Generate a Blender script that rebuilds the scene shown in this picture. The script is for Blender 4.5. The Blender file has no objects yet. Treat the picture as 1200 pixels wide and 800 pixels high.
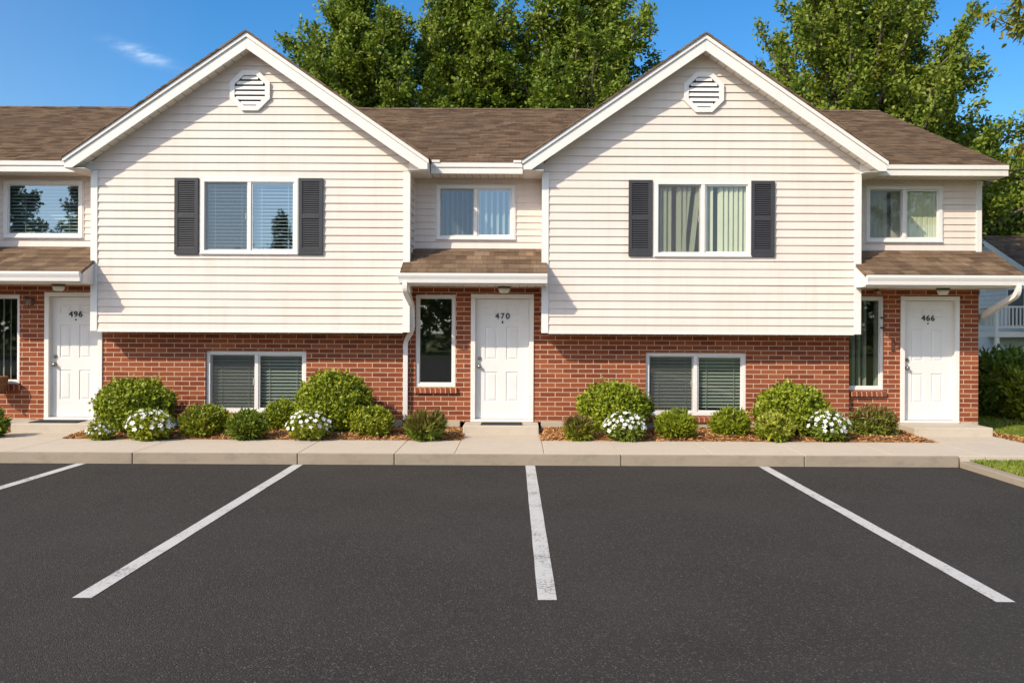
import bpy, math, random
import numpy as np
from mathutils import Vector, Matrix, noise as mnoise

random.seed(7)
RAD = math.radians
scene = bpy.context.scene
COL = scene.collection

# ------------------------------------------------------------------ measures
F, CX, CY, EYE, ROLL = 1100.0, 608.0, 386.0, 1.8, 0.0045


def XZ(px, py, d):
    """survey of the facade: photo column/row on the plane at distance d -> metres"""
    py = py - ROLL * (px - CX)
    return (px - CX) * d / F, EYE + (CY - py) * d / F


def RECT(a, b, c, d, dist):
    m = (a + c) / 2
    x0 = (a - CX) * dist / F
    x1 = (c - CX) * dist / F
    z1 = XZ(m, b, dist)[1]
    z0 = XZ(m, d, dist)[1]
    return x0, x1, z0, z1


# ------------------------------------------------------------------ materials
def new_mat(name):
    m = bpy.data.materials.new(name)
    m.use_nodes = True
    nt = m.node_tree
    nt.nodes.clear()
    out = nt.nodes.new('ShaderNodeOutputMaterial')
    return m, nt, out


class NB:
    """small node builder"""

    def __init__(s, nt):
        s.nt = nt

    def n(s, t, ins=None, **props):
        nd = s.nt.nodes.new(t)
        for k, v in props.items():
            setattr(nd, k, v)
        for k, v in (ins or {}).items():
            s.set(nd, k, v)
        return nd

    def set(s, nd, k, v):
        sock = nd.inputs[k]
        if hasattr(v, 'is_output') or isinstance(v, bpy.types.NodeSocket):
            s.nt.links.new(v, sock)
        else:
            if isinstance(v, (tuple, list)) and len(v) == 3 and sock.type == 'RGBA':
                v = (*v, 1)
            sock.default_value = v

    def math(s, op, a, b=None, c=None, clamp=False):
        nd = s.n('ShaderNodeMath', operation=op, use_clamp=clamp)
        for i, v in enumerate((a, b, c)):
            if v is not None:
                s.set(nd, i, v)
        return nd.outputs[0]

    def mix(s, fac, a, b, blend='MIX'):
        nd = s.n('ShaderNodeMix', data_type='RGBA', blend_type=blend)
        s.set(nd, 0, fac)
        s.set(nd, 6, a)
        s.set(nd, 7, b)
        return nd.outputs[2]

    def noise(s, vec, scale, detail=3, rough=0.55):
        nd = s.n('ShaderNodeTexNoise', {'Scale': scale, 'Detail': detail, 'Roughness': rough})
        if vec is not None:
            s.set(nd, 'Vector', vec)
        return nd.outputs[0]

    def ramp(s, fac, stops):
        nd = s.n('ShaderNodeValToRGB')
        cr = nd.color_ramp
        while len(cr.elements) > 1:
            cr.elements.remove(cr.elements[-1])
        for i, (p, c) in enumerate(stops):
            e = cr.elements[0] if i == 0 else cr.elements.new(p)
            e.position = p
            e.color = (*c, 1) if len(c) == 3 else c
        s.set(nd, 0, fac)
        return nd.outputs[0]

    def rng(s, v, a, b, c, d):
        nd = s.n('ShaderNodeMapRange', {0: v, 1: a, 2: b, 3: c, 4: d})
        return nd.outputs[0]

    def obj(s):
        return s.n('ShaderNodeTexCoord').outputs['Object']

    def sep(s, v):
        return s.n('ShaderNodeSeparateXYZ', {0: v}).outputs

    def comb(s, x, y, z=0.0):
        return s.n('ShaderNodeCombineXYZ', {0: x, 1: y, 2: z}).outputs[0]

    def mapping(s, v, scale):
        return s.n('ShaderNodeMapping', {'Vector': v, 'Scale': scale}).outputs[0]

    def bump(s, h, strength, dist):
        return s.n('ShaderNodeBump', {'Height': h, 'Strength': strength, 'Distance': dist}).outputs[0]

    def bsdf(s, out, color, rough=0.6, normal=None, spec=0.4, metal=0.0):
        b = s.n('ShaderNodeBsdfPrincipled', {'Base Color': color, 'Roughness': rough, 'Metallic': metal, 'Specular IOR Level': spec})
        if normal is not None:
            s.set(b, 'Normal', normal)
        if out is not None:
            s.nt.links.new(b.outputs[0], out.inputs[0])
        return b.outputs[0]


def m_paint(name, col, rough=0.5, var=0.06, scale=3.0, spec=0.4, metal=0.0):
    m, nt, out = new_mat(name)
    b = NB(nt)
    o = b.obj()
    n1 = b.noise(o, scale, 5)
    n2 = b.noise(b.mapping(o, (9, 9, 1.5)), 2.0, 4)
    f = b.math('ADD', b.math('MULTIPLY', n1, .6), b.math('MULTIPLY', n2, .4))
    dark = tuple(c * (1 - 2.2 * var) for c in col)
    lite = tuple(min(1, c * (1 + var)) for c in col)
    c = b.ramp(f, [(0.3, dark), (0.5, col), (0.7, lite)])
    b.bsdf(out, c, rough, b.bump(b.noise(o, 60, 2), .05, .004), spec, metal)
    return m


def m_siding():
    m, nt, out = new_mat('siding_vinyl')
    b = NB(nt)
    o = b.obj()
    x, y, z = b.sep(o)
    # panel to panel tone (4 m lengths, staggered per course) and faint vertical weather streaks
    row = b.math('FLOOR', b.math('DIVIDE', z, .128))
    white = b.n('ShaderNodeTexWhiteNoise', {'Vector': b.comb(b.math('FLOOR', b.math('ADD', b.math('DIVIDE', b.math('ADD', x, y), 3.7), b.math('MULTIPLY', row, .37))), row, 0)}, noise_dimensions='3D').outputs[0]
    streak = b.noise(b.mapping(o, (5, 5, .35)), 1.6, 5, .6)
    blot = b.noise(o, .9, 4, .6)
    base = b.mix(white, (.718, .620, .545), (.752, .650, .574))
    base = b.mix(b.rng(streak, .45, .75, 0, .30), base, (.56, .46, .375))
    base = b.mix(b.rng(blot, .5, .75, 0, .18), base, (.60, .50, .42))
    grain = b.noise(b.mapping(o, (1.5, 1.5, 40)), 6, 3)
    b.bsdf(out, base, .55, b.bump(b.math('ADD', grain, b.noise(o, 2.2, 2)), .12, .006), .3)
    return m


def m_brick(rowlock=False):
    m, nt, out = new_mat('brick_rowlock' if rowlock else 'red_brick')
    b = NB(nt)
    o = b.obj()
    x, y, z = b.sep(o)
    wob = b.noise(o, 9, 2)
    u = b.math('ADD', b.math('ADD', x, y), b.math('MULTIPLY', b.math('SUBTRACT', wob, .5), .008))
    v = b.math('ADD', z, b.math('MULTIPLY', b.math('SUBTRACT', b.noise(o, 7, 2), .5), .006))
    bw, bh = (.083, 4.0) if rowlock else (.25, .0775)
    if rowlock:
        v = b.math('ADD', v, 1.5)
    br = b.n('ShaderNodeTexBrick', {'Vector': b.comb(u, v), 'Color1': (1, 1, 1), 'Color2': (0, 0, 0), 'Mortar': (.5, .5, .5), 'Scale': 1.0,
                                    'Mortar Size': .0062, 'Mortar Smooth': .35, 'Bias': 0.0, 'Brick Width': bw, 'Row Height': bh}, offset=.5, offset_frequency=2)
    tone = b.n('ShaderNodeSeparateColor', {0: br.outputs[0]}).outputs[0]
    fine = b.noise(o, 38, 5, .65)
    big = b.noise(o, 1.1, 3)
    t = b.math('ADD', b.math('ADD', b.math('MULTIPLY', tone, .46), .08), b.math('MULTIPLY', fine, .38))
    c = b.ramp(t, [(.10, (.130, .036, .018)), (.4, (.220, .056, .024)), (.62, (.285, .078, .031)), (.88, (.370, .120, .052))])
    c = b.mix(b.rng(big, .45, .75, 0, .35), c, (.26, .082, .042))
    speck = b.noise(o, 130, 2)
    c = b.mix(b.rng(speck, .62, .74, 0, .55), c, (.11, .04, .03))
    mort = b.mix(b.noise(o, 14, 4), (.52, .37, .255), (.70, .53, .40))
    c = b.mix(br.outputs[1], c, mort)
    h = b.math('ADD', b.math('MULTIPLY', b.math('SUBTRACT', 1.0, br.outputs[1]), 1.0), b.math('MULTIPLY', fine, .25))
    b.bsdf(out, c, .85, b.bump(h, .8, .006), .15)
    return m


def m_shingle(name, zscale, zoff, course, axis='x', bright=1.0):
    m, nt, out = new_mat(name)
    b = NB(nt)
    o = b.obj()
    x, y, z = b.sep(o)
    u = x if axis == 'x' else y
    v = b.math('MULTIPLY', b.math('SUBTRACT', z, zoff), zscale)
    br = b.n('ShaderNodeTexBrick', {'Vector': b.comb(u, v), 'Color1': (1, 1, 1), 'Color2': (0, 0, 0), 'Mortar': (.5, .5, .5), 'Scale': 1.0, 'Mortar Size': .004,
                                    'Mortar Smooth': .6, 'Brick Width': .17, 'Row Height': course}, offset=.37, offset_frequency=2)
    row = b.math('FLOOR', b.math('DIVIDE', v, course))
    off = b.n('ShaderNodeTexWhiteNoise', {'W': row}, noise_dimensions='1D').outputs[0]
    wide = b.n('ShaderNodeTexWhiteNoise', {'Vector': b.comb(b.math('FLOOR', b.math('ADD', b.math('DIVIDE', u, .24), b.math('MULTIPLY', off, 7))), row, 0)}, noise_dimensions='3D').outputs[0]
    streak = b.noise(b.comb(b.math('MULTIPLY', u, 1.2), b.math('MULTIPLY', v, 9)), 2.0, 4, .6)
    tone = b.n('ShaderNodeSeparateColor', {0: br.outputs[0]}).outputs[0]
    gran = b.noise(o, 120, 2)
    t = b.math('ADD', b.math('ADD', b.math('MULTIPLY', wide, .26), b.math('MULTIPLY', tone, .14)), b.math('ADD', b.math('MULTIPLY', streak, .36), b.math('MULTIPLY', gran, .2)))
    k = bright
    c = b.ramp(t, [(.24, (.074 * k, .046 * k, .029 * k)), (.42, (.140 * k, .091 * k, .057 * k)), (.58, (.200 * k, .134 * k, .085 * k)), (.80, (.290 * k, .205 * k, .138 * k))])
    c = b.mix(b.math('MULTIPLY', br.outputs[1], .7), c, (.05, .035, .025))
    c = b.mix(b.rng(b.noise(o, .55, 3), .5, .75, 0, .3), c, (.10, .075, .055))
    b.bsdf(out, c, .92, b.bump(b.math('ADD', gran, b.math('MULTIPLY', wide, .6)), .5, .006), .1)
    return m


def m_concrete(name, c0, c1, stain, stain_amt=.5, band=None):
    m, nt, out = new_mat(name)
    b = NB(nt)
    o = b.obj()
    big = b.noise(o, .7, 6, .6)
    mid = b.noise(b.mapping(o, (2, 1, 4)), 2.6, 5, .65)
    fine = b.noise(o, 90, 3, .7)
    c = b.mix(big, c0, c1)
    c = b.mix(b.rng(mid, .48, .78, 0, stain_amt), c, stain)
    c = b.mix(b.rng(fine, .35, .75, 0, .35), c, tuple(k * .72 for k in c0))
    spots = b.n('ShaderNodeTexVoronoi', {'Vector': o, 'Scale': 7.0}).outputs[0]
    c = b.mix(b.rng(spots, 0.02, .07, .28, 0), c, tuple(k * .45 for k in stain))
    b.bsdf(out, c, .9, b.bump(fine, .35, .003), .2)
    return m


def m_asphalt():
    m, nt, out = new_mat('asphalt')
    b = NB(nt)
    o = b.obj()
    agg = b.n('ShaderNodeTexVoronoi', {'Vector': o, 'Scale': 105.0}, feature='F1')
    cell = b.n('ShaderNodeSeparateColor', {0: agg.outputs[1]}).outputs[0]
    fine = b.noise(o, 210, 2, .6)
    med = b.noise(o, 17, 4, .6)
    big = b.noise(o, .45, 6, .62)
    c = b.ramp(cell, [(0.0, (.026, .0230, .0195)), (.55, (.035, .0308, .0262)), (.84, (.046, .0405, .034)), (.95, (.080, .072, .062)), (1.0, (.150, .135, .115))])
    c = b.mix(b.rng(fine, .35, .7, 0, .4), c, (.051, .0448, .0378))
    c = b.mix(b.rng(big, .42, .7, 0, .45), c, (.064, .0555, .046))
    c = b.mix(b.rng(med, .55, .8, 0, .4), c, (.029, .026, .0228))
    # tyre-polished bands and drips
    oil = b.noise(b.mapping(o, (1.0, .45, 1)), 1.3, 4, .5)
    c = b.mix(b.rng(oil, .62, .74, 0, .4), c, (.027, .0242, .021))
    h = b.math('ADD', b.math('MULTIPLY', agg.outputs[0], -60.0), b.math('MULTIPLY', fine, .6))
    b.bsdf(out, c, b.rng(fine, .3, .7, .78, .95), b.bump(h, .30, .003), .18)
    return m


def m_line_paint():
    m, nt, out = new_mat('line_paint')
    b = NB(nt)
    o = b.obj()
    wear = b.noise(o, 34, 5, .75)
    big = b.noise(o, 2.1, 4, .6)
    f = b.math('ADD', wear, b.math('MULTIPLY', b.math('SUBTRACT', big, .5), .55))
    c = b.mix(b.rng(f, .55, .66, 0, .8), b.mix(big, (.60, .575, .53), (.48, .46, .425)), (.10, .097, .092))
    scr = b.noise(b.mapping(o, (60, 5, 1)), 2, 3, .6)
    c = b.mix(b.rng(scr, .6, .75, 0, .3), c, (.3, .29, .28))
    b.bsdf(out, c, .75, b.bump(b.noise(o, 170, 2), .5, .003), .3)
    return m


def m_leaf(name, cols, trans=.3, nscale=1.2, rough=.45, spec=.35):
    m, nt, out = new_mat(name)
    b = NB(nt)
    isl = b.n('ShaderNodeNewGeometry').outputs['Random Per Island']
    nz = b.noise(b.obj(), nscale, 3)
    f = b.math('ADD', b.math('MULTIPLY', isl, .6), b.math('MULTIPLY', b.rng(nz, .3, .7, 0, 1), .4))
    c = b.ramp(f, [(i / (len(cols) - 1) * .9 + .05, k) for i, k in enumerate(cols)])
    p = b.bsdf(None, c, rough, None, spec)
    tr = b.n('ShaderNodeBsdfTranslucent', {0: b.mix(.5, c, (.16, .19, .02), 'MIX')}).outputs[0]
    mx = b.n('ShaderNodeMixShader', {0: trans, 1: p, 2: tr}).outputs[0]
    nt.links.new(mx, out.inputs[0])
    return m


def m_glass(name, tint, base_refl, refl_col=(.95, .98, 1)):
    m, nt, out = new_mat(name)
    b = NB(nt)
    # Schlick reflectance of a thin pane, the same from both sides
    ge = b.n('ShaderNodeNewGeometry')
    dt = b.n('ShaderNodeVectorMath', {0: ge.outputs['Normal'], 1: ge.outputs['Incoming']}, operation='DOT_PRODUCT').outputs['Value']
    q = b.math('POWER', b.math('SUBTRACT', 1.0, b.math('ABSOLUTE', dt)), 5.0)
    fac = b.math('ADD', b.math('MULTIPLY', q, .9), base_refl + .05, clamp=True)
    wav = b.bump(b.noise(b.obj(), .9, 1), .03, .02)
    g = b.n('ShaderNodeBsdfGlossy', {'Color': refl_col, 'Roughness': .012, 'Normal': wav}).outputs[0]
    t = b.n('ShaderNodeBsdfTransparent', {0: tint}).outputs[0]
    mx = b.n('ShaderNodeMixShader', {0: fac, 1: t, 2: g}).outputs[0]
    nt.links.new(mx, out.inputs[0])
    return m


def m_screen():
    m, nt, out = new_mat('insect_mesh')
    b = NB(nt)
    d = b.n('ShaderNodeBsdfDiffuse', {0: (.10, .10, .10)}).outputs[0]
    t = b.n('ShaderNodeBsdfTransparent').outputs[0]
    mx = b.n('ShaderNodeMixShader', {0: .36, 1: t, 2: d}).outputs[0]
    nt.links.new(mx, out.inputs[0])
    return m


def m_soffit(axis):
    m, nt, out = new_mat('soffit_panel')
    b = NB(nt)
    o = b.obj()
    x, y, z = b.sep(o)
    q = b.math('FRACT', b.math('DIVIDE', x if axis == 'x' else y, .13))
    line = b.math('LESS_THAN', q, .10)
    n = b.noise(o, 2.2, 4)
    c = b.mix(n, (.66, .60, .51), (.74, .68, .58))
    c = b.mix(b.math('MULTIPLY', line, .75), c, (.30, .26, .21))
    b.bsdf(out, c, .6, b.bump(b.math('SUBTRACT', 1.0, line), .6, .01), .3)
    return m


def m_mulch(name, cols):
    m, nt, out = new_mat(name)
    b = NB(nt)
    o = b.obj()
    isl = b.n('ShaderNodeNewGeometry').outputs['Random Per Island']
    nz = b.noise(o, 26, 5, .7)
    f = b.math('ADD', b.math('MULTIPLY', isl, .55), b.math('MULTIPLY', nz, .45))
    c = b.ramp(f, [(.15 + .7 * i / (len(cols) - 1), k) for i, k in enumerate(cols)])
    b.bsdf(out, c, .95, b.bump(nz, .6, .02), .1)
    return m


def m_ground(name, cols, scale=2.0):
    m, nt, out = new_mat(name)
    b = NB(nt)
    o = b.obj()
    n = b.math('ADD', b.math('MULTIPLY', b.noise(o, scale, 6, .65), .6), b.math('MULTIPLY', b.noise(o, 40, 3), .4))
    c = b.ramp(n, [(.3 + .4 * i / (len(cols) - 1), k) for i, k in enumerate(cols)])
    b.bsdf(out, c, .95, b.bump(n, .5, .03), .1)
    return m


M = {}
M['siding'] = m_siding()
M['brick'] = m_brick()
M['rowlock'] = m_brick(True)
M['trim'] = m_paint('white_trim', (.76, .72, .665), .45, .03)
M['trim_cool'] = m_paint('white_vinyl', (.76, .73, .685), .4, .02)
M['door'] = m_paint('door_paint', (.74, .715, .68), .42, .02)
M['shutter'] = m_paint('charcoal_vinyl', (.042, .042, .046), .5, .10)
M['black'] = m_paint('black_rubber', (.022, .022, .023), .7, .12, 12)
M['bronze'] = m_paint('dark_bronze', (.10, .075, .055), .38, .1, 20, .5, .6)
M['brass'] = m_paint('aged_brass', (.35, .24, .12), .35, .1, 20, .5, .8)
M['nickel'] = m_paint('aged_nickel', (.33, .29, .24), .32, .08, 20, .5, .9)
M['number'] = m_paint('number_black', (.02, .018, .016), .5, .05)
M['blind'] = m_paint('blind_vinyl', (.62, .64, .60), .6, .03)
M['curtain'] = m_paint('blind_cloth', (.66, .66, .57), .8, .05)
M['cord'] = m_paint('pale_cord', (.75, .75, .7), .6, .02)
M['room'] = m_paint('room_wall', (.45, .43, .38), .9, .05)
M['glass'] = m_glass('window_glass', (.80, .84, .74), .03)
M['glass_up'] = m_glass('coated_window_glass', (.54, .62, .63), .15, (.62, .82, 1.0))
M['glass_low'] = m_glass('green_window_glass', (.54, .59, .55), .07)
M['glass_dark'] = m_glass('dim_window_glass', (.60, .68, .62), .12)
M['screen'] = m_screen()
M['soffit'] = m_soffit('x')
M['soffit_y'] = m_soffit('y')
M['walk'] = m_concrete('sidewalk_concrete', (.54, .455, .355), (.60, .515, .41), (.45, .37, .28), .35)
M['kerb'] = m_concrete('kerb_concrete', (.30, .245, .18), (.38, .315, .24), (.20, .165, .12), .6)
M['step'] = m_concrete('step_concrete', (.50, .43, .34), (.56, .49, .39), (.40, .34, .26), .5)
M['found'] = m_concrete('foundation_concrete', (.42, .36, .27), (.50, .43, .33), (.34, .29, .2), .5)
M['asphalt'] = m_asphalt()
M['line'] = m_line_paint()
M['mulch'] = m_mulch('mulch_chips', [(.19, .080, .028), (.37, .175, .066), (.53, .285, .115), (.68, .43, .20)])
M['soil'] = m_ground('bed_soil', [(.16, .072, .03), (.29, .14, .055), (.40, .21, .09)], 9)
M['lawn'] = m_ground('lawn_ground', [(.06, .075, .018), (.10, .12, .025), (.16, .15, .045)], 3)
M['grass'] = m_leaf('grass_blade', [(.11, .16, .014), (.19, .25, .022), (.28, .32, .04), (.38, .37, .09)], .3, 1.5)
M['bark'] = m_ground('bark', [(.06, .045, .035), (.12, .095, .075), (.19, .155, .12)], 7)
M['stem'] = m_ground('shrub_stem', [(.07, .05, .03), (.12, .085, .05), (.17, .12, .08)], 9)
M['tree_leaf'] = m_leaf('tree_leaf', [(0.069, 0.117, 0.012), (0.117, 0.187, 0.018), (0.174, 0.252, 0.025), (0.235, 0.304, 0.033), (0.275, 0.298, 0.044)], .36, .5)
M['tree_leaf_b'] = m_leaf('tree_leaf_warm', [(0.077, 0.121, 0.012), (0.129, 0.191, 0.018), (0.194, 0.261, 0.025), (0.259, 0.304, 0.033), (0.291, 0.280, 0.044)], .36, .5)
M['near_leaf'] = m_leaf('near_leaf', [(.12, .15, .015), (.20, .22, .022), (.30, .30, .035), (.42, .35, .06)], .45, 2)
M['far_leaf'] = m_leaf('far_leaf', [(.07, .10, .03), (.12, .16, .045), (.18, .21, .06)], .5, .3)
M['spruce'] = m_leaf('spruce_needles', [(.018, .034, .014), (.035, .055, .02), (.06, .08, .03)], .1, .5)
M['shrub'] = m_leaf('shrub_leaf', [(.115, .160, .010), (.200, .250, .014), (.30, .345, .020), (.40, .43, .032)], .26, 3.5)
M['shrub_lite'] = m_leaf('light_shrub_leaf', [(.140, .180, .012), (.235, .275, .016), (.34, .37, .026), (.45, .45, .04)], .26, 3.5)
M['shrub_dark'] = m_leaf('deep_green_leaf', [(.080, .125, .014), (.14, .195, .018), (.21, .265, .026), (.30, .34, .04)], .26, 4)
M['red_leaf'] = m_leaf('russet_leaf', [(.10, .4, .02), (.19, .10, .035), (.25, .16, .05), (.16, .15, .03)], .3, 5)
M['yellow_leaf'] = m_leaf('variegated_leaf', [(.12, .17, .015), (.28, .31, .03), (.45, .44, .06), (.62, .58, .14)], .3, 6)
M['petal'] = m_leaf('white_petal', [(.72, .71, .66), (.80, .79, .75), (.84, .83, .80)], .25, 4, .6, .2)
M['petal_c'] = m_paint('flower_eye', (.70, .58, .16), .7, .1, 30)
M['grey_siding'] = m_paint('grey_siding', (.60, .61, .60), .6, .06)
M['wicker'] = m_ground('wicker', [(.10, .045, .02), (.20, .09, .04), (.28, .14, .06)], 14)
M['tube_white'] = M['trim_cool']

PITCH_G = .688
PITCH_M = .393
PITCH_C = .443
M['sh_main'] = m_shingle('main_shingle', math.hypot(1, PITCH_M) / PITCH_M, 4.47, .142)
M['sh_can'] = m_shingle('canopy_shingle', math.hypot(1, PITCH_C) / PITCH_C, 2.673, .20, bright=1.12)
M['sh_gab'] = m_shingle('gable_shingle', math.hypot(1, PITCH_G) / PITCH_G, 4.46, .142, 'y')
M['sh_far'] = m_shingle('far_shingle', 2.4, 0, .16, bright=.75)


# ------------------------------------------------------------------ mesh builder
class MB:
    def __init__(s):
        s.v, s.f, s.m = [], [], []
        s.mi = 0

    def vert(s, p):
        s.v.append(tuple(p))
        return len(s.v) - 1

    def face(s, pts, mi=None):
        i = len(s.v)
        s.v.extend(tuple(p) for p in pts)
        s.f.append(tuple(range(i, i + len(pts))))
        s.m.append(s.mi if mi is None else mi)

    def idx(s, ids, mi=None):
        s.f.append(tuple(ids))
        s.m.append(s.mi if mi is None else mi)

    def box(s, x0, x1, y0, y1, z0, z1):
        i = len(s.v)
        s.v += [(x0, y0, z0), (x1, y0, z0), (x1, y1, z0), (x0, y1, z0), (x0, y0, z1), (x1, y0, z1), (x1, y1, z1), (x0, y1, z1)]
        for q in ((3, 2, 1, 0), (4, 5, 6, 7), (0, 1, 5, 4), (1, 2, 6, 5), (2, 3, 7, 6), (3, 0, 4, 7)):
            s.idx([i + k for k in q])

    def prism_y(s, poly, y0, y1):
        """polygon of (x,z), counter-clockwise seen from -y, extruded along y"""
        n = len(poly)
        i = len(s.v)
        s.v += [(x, y0, z) for x, z in poly] + [(x, y1, z) for x, z in poly]
        s.idx([i + k for k in range(n)])
        s.idx([i + n + k for k in reversed(range(n))])
        for k in range(n):
            k2 = (k + 1) % n
            s.idx([i + k2, i + k, i + n + k, i + n + k2])

    def prism_x(s, poly, x0, x1):
        """polygon of (y,z) extruded along x"""
        n = len(poly)
        i = len(s.v)
        s.v += [(x0, y, z) for y, z in poly] + [(x1, y, z) for y, z in poly]
        s.idx([i + k for k in reversed(range(n))])
        s.idx([i + n + k for k in range(n)])
        for k in range(n):
            k2 = (k + 1) % n
            s.idx([i + k, i + k2, i + n + k2, i + n + k])

    def prism_z(s, poly, z0, z1):
        n = len(poly)
        i = len(s.v)
        s.v += [(x, y, z0) for x, y in poly] + [(x, y, z1) for x, y in poly]
        s.idx([i + k for k in reversed(range(n))])
        s.idx([i + n + k for k in range(n)])
        for k in range(n):
            k2 = (k + 1) % n
            s.idx([i + k, i + k2, i + n + k2, i + n + k])

    def tube(s, pts, radii, seg=8, square=None):
        pts = [Vector(p) for p in pts]
        if not hasattr(radii, '__len__'):
            radii = [radii] * len(pts)
        rings = []
        prev = None
        for k, p in enumerate(pts):
            d = (pts[min(k + 1, len(pts) - 1)] - pts[max(k - 1, 0)]).normalized()
            if prev is None:
                a = Vector((1, 0, 0)) if abs(d.x) < .8 else Vector((0, 1, 0))
                a = (a - d * a.dot(d)).normalized()
            else:
                a = (prev - d * prev.dot(d)).normalized()
            prev = a
            b = d.cross(a)
            ring = []
            if square:
                w, h = square
                for sx, sy in ((-1, -1), (1, -1), (1, 1), (-1, 1)):
                    ring.append(s.vert(p + a * (sx * w) + b * (sy * h)))
            else:
                for j in range(seg):
                    t = 2 * math.pi * j / seg
                    ring.append(s.vert(p + (a * math.cos(t) + b * math.sin(t)) * radii[k]))
            rings.append(ring)
        for r0, r1 in zip(rings, rings[1:]):
            n = len(r0)
            for j in range(n):
                s.idx([r0[j], r0[(j + 1) % n], r1[(j + 1) % n], r1[j]])
        s.idx(list(reversed(rings[0])))
        s.idx(rings[-1])

    def lathe(s, prof, c, axis='z', seg=20):
        """prof: (radius, height) list round an axis through c"""
        rings = []
        for r, h in prof:
            ring = []
            for j in range(seg):
                t = 2 * math.pi * j / seg
                a, b = r * math.cos(t), r * math.sin(t)
                p = (c[0] + a, c[1] + b, c[2] + h) if axis == 'z' else (c[0] + a, c[1] - h, c[2] + b)
                ring.append(s.vert(p))
            rings.append(ring)
        for r0, r1 in zip(rings, rings[1:]):
            for j in range(seg):
                s.idx([r0[j], r0[(j + 1) % seg], r1[(j + 1) % seg], r1[j]])
        s.idx(list(reversed(rings[0])))
        s.idx(rings[-1])

    def ring_frame(s, x0, x1, z0, z1, w, y0, y1):
        """rectangular picture-frame, mitred as one ring"""
        o = [(x0, z0), (x1, z0), (x1, z1), (x0, z1)]
        q = [(x0 + w, z0 + w), (x1 - w, z0 + w), (x1 - w, z1 - w), (x0 + w, z1 - w)]
        i = len(s.v)
        for y in (y0, y1):
            s.v += [(x, y, z) for x, z in o] + [(x, y, z) for x, z in q]
        for k in range(4):
            k2 = (k + 1) % 4
            s.idx([i + k, i + k2, i + 4 + k2, i + 4 + k])
            s.idx([i + 8 + k2, i + 8 + k, i + 12 + k, i + 12 + k2])
            s.idx([i + k2, i + k, i + 8 + k, i + 8 + k2])
            s.idx([i + 4 + k, i + 4 + k2, i + 12 + k2, i + 12 + k])

    def build(s, name, mats, parent=None, bevel=0, smooth=False):
        me = bpy.data.meshes.new(name)
        me.from_pydata(s.v, [], s.f)
        if not isinstance(mats, (list, tuple)):
            mats = [mats]
        for m in mats:
            me.materials.append(m)
        if len(mats) > 1:
            me.polygons.foreach_set('material_index', s.m)
        if smooth:
            me.polygons.foreach_set('use_smooth', [True] * len(me.polygons))
        me.update()
        o = bpy.data.objects.new(name, me)
        COL.objects.link(o)
        if parent is not None:
            o.parent = parent
            # geometry is written in world metres: undo the root's placement
            if parent.type == 'EMPTY' and parent.get('world_built'):
                o.matrix_parent_inverse = Matrix.Translation(-Vector(parent.location))
        if bevel:
            md = o.modifiers.new('edge', 'BEVEL')
            md.width = bevel
            md.segments = 2
            md.limit_method = 'ANGLE'
            md.angle_limit = RAD(40)
        return o


def np_mesh(name, V, Fc, mats, parent=None, mat_idx=None, smooth=False):
    me = bpy.data.meshes.new(name)
    V = np.asarray(V, dtype=np.float32)
    Fc = np.asarray(Fc, dtype=np.int32)
    nv, nf, k = len(V), len(Fc), Fc.shape[1]
    me.vertices.add(nv)
    me.vertices.foreach_set('co', V.ravel())
    me.loops.add(nf * k)
    me.loops.foreach_set('vertex_index', Fc.ravel())
    me.polygons.add(nf)
    me.polygons.foreach_set('loop_start', np.arange(0, nf * k, k, dtype=np.int32))
    if not isinstance(mats, (list, tuple)):
        mats = [mats]
    for m in mats:
        me.materials.append(m)
    if mat_idx is not None:
        me.polygons.foreach_set('material_index', np.asarray(mat_idx, dtype=np.int32))
    me.update(calc_edges=True)
    o = bpy.data.objects.new(name, me)
    COL.objects.link(o)
    if parent is not None:
        o.parent = parent
    return o


def tag(o, label=None, cat=None, group=None, kind=None):
    if label:
        o['label'] = label
    if cat:
        o['category'] = cat
    if group:
        o['group'] = group
    if kind:
        o['kind'] = kind
    return o


def empty(name, loc=(0, 0, 0), world_built=False):
    o = bpy.data.objects.new(name, None)
    COL.objects.link(o)
    o.location = loc
    if world_built:
        o['world_built'] = True
    return o


def unit(a):
    return a / np.maximum(np.linalg.norm(a, axis=1, keepdims=True), 1e-9)


def leaves(P, Dr, N, L, W, rng, fold=.18, kind='tri'):
    """many folded leaves at P along Dr with face normal N -> (V, F)"""
    n = len(P)
    Dr = unit(Dr)
    S = unit(np.cross(Dr, N))
    Nn = np.cross(S, Dr)
    L = (L * rng.uniform(.7, 1.25, n))[:, None]
    W = (W * rng.uniform(.75, 1.2, n))[:, None]
    if kind == 'tri':
        V = np.stack([P, P + Dr * L * .45 + S * W * .5 + Nn * W * fold, P + Dr * L, P + Dr * L * .45 - S * W * .5 + Nn * W * fold], axis=1)
        base = (np.arange(n) * 4)[:, None]
        Fc = np.concatenate([base + np.array([[0, 1, 2]]), base + np.array([[0, 2, 3]])], axis=0)
        return V.reshape(-1, 3), Fc
    droop = -Nn * L * .12
    V = np.stack([P, P + Dr * L * .3 + S * W * .45 + Nn * W * fold, P + Dr * L * .65 + S * W * .4 + Nn * W * fold + droop * .5, P + Dr * L + droop,
                  P + Dr * L * .65 - S * W * .4 + Nn * W * fold + droop * .5, P + Dr * L * .3 - S * W * .45 + Nn * W * fold, P + Dr * L * .3, P + Dr * L * .65 + droop * .4], axis=1)
    base = (np.arange(n) * 8)[:, None]
    tris = [(0, 1, 6), (6, 1, 2), (6, 2, 7), (7, 2, 3), (0, 6, 5), (6, 7, 4), (6, 4, 5), (7, 3, 4)]
    Fc = np.concatenate([base + np.array([t]) for t in tris], axis=0)
    return V.reshape(-1, 3), Fc


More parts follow.
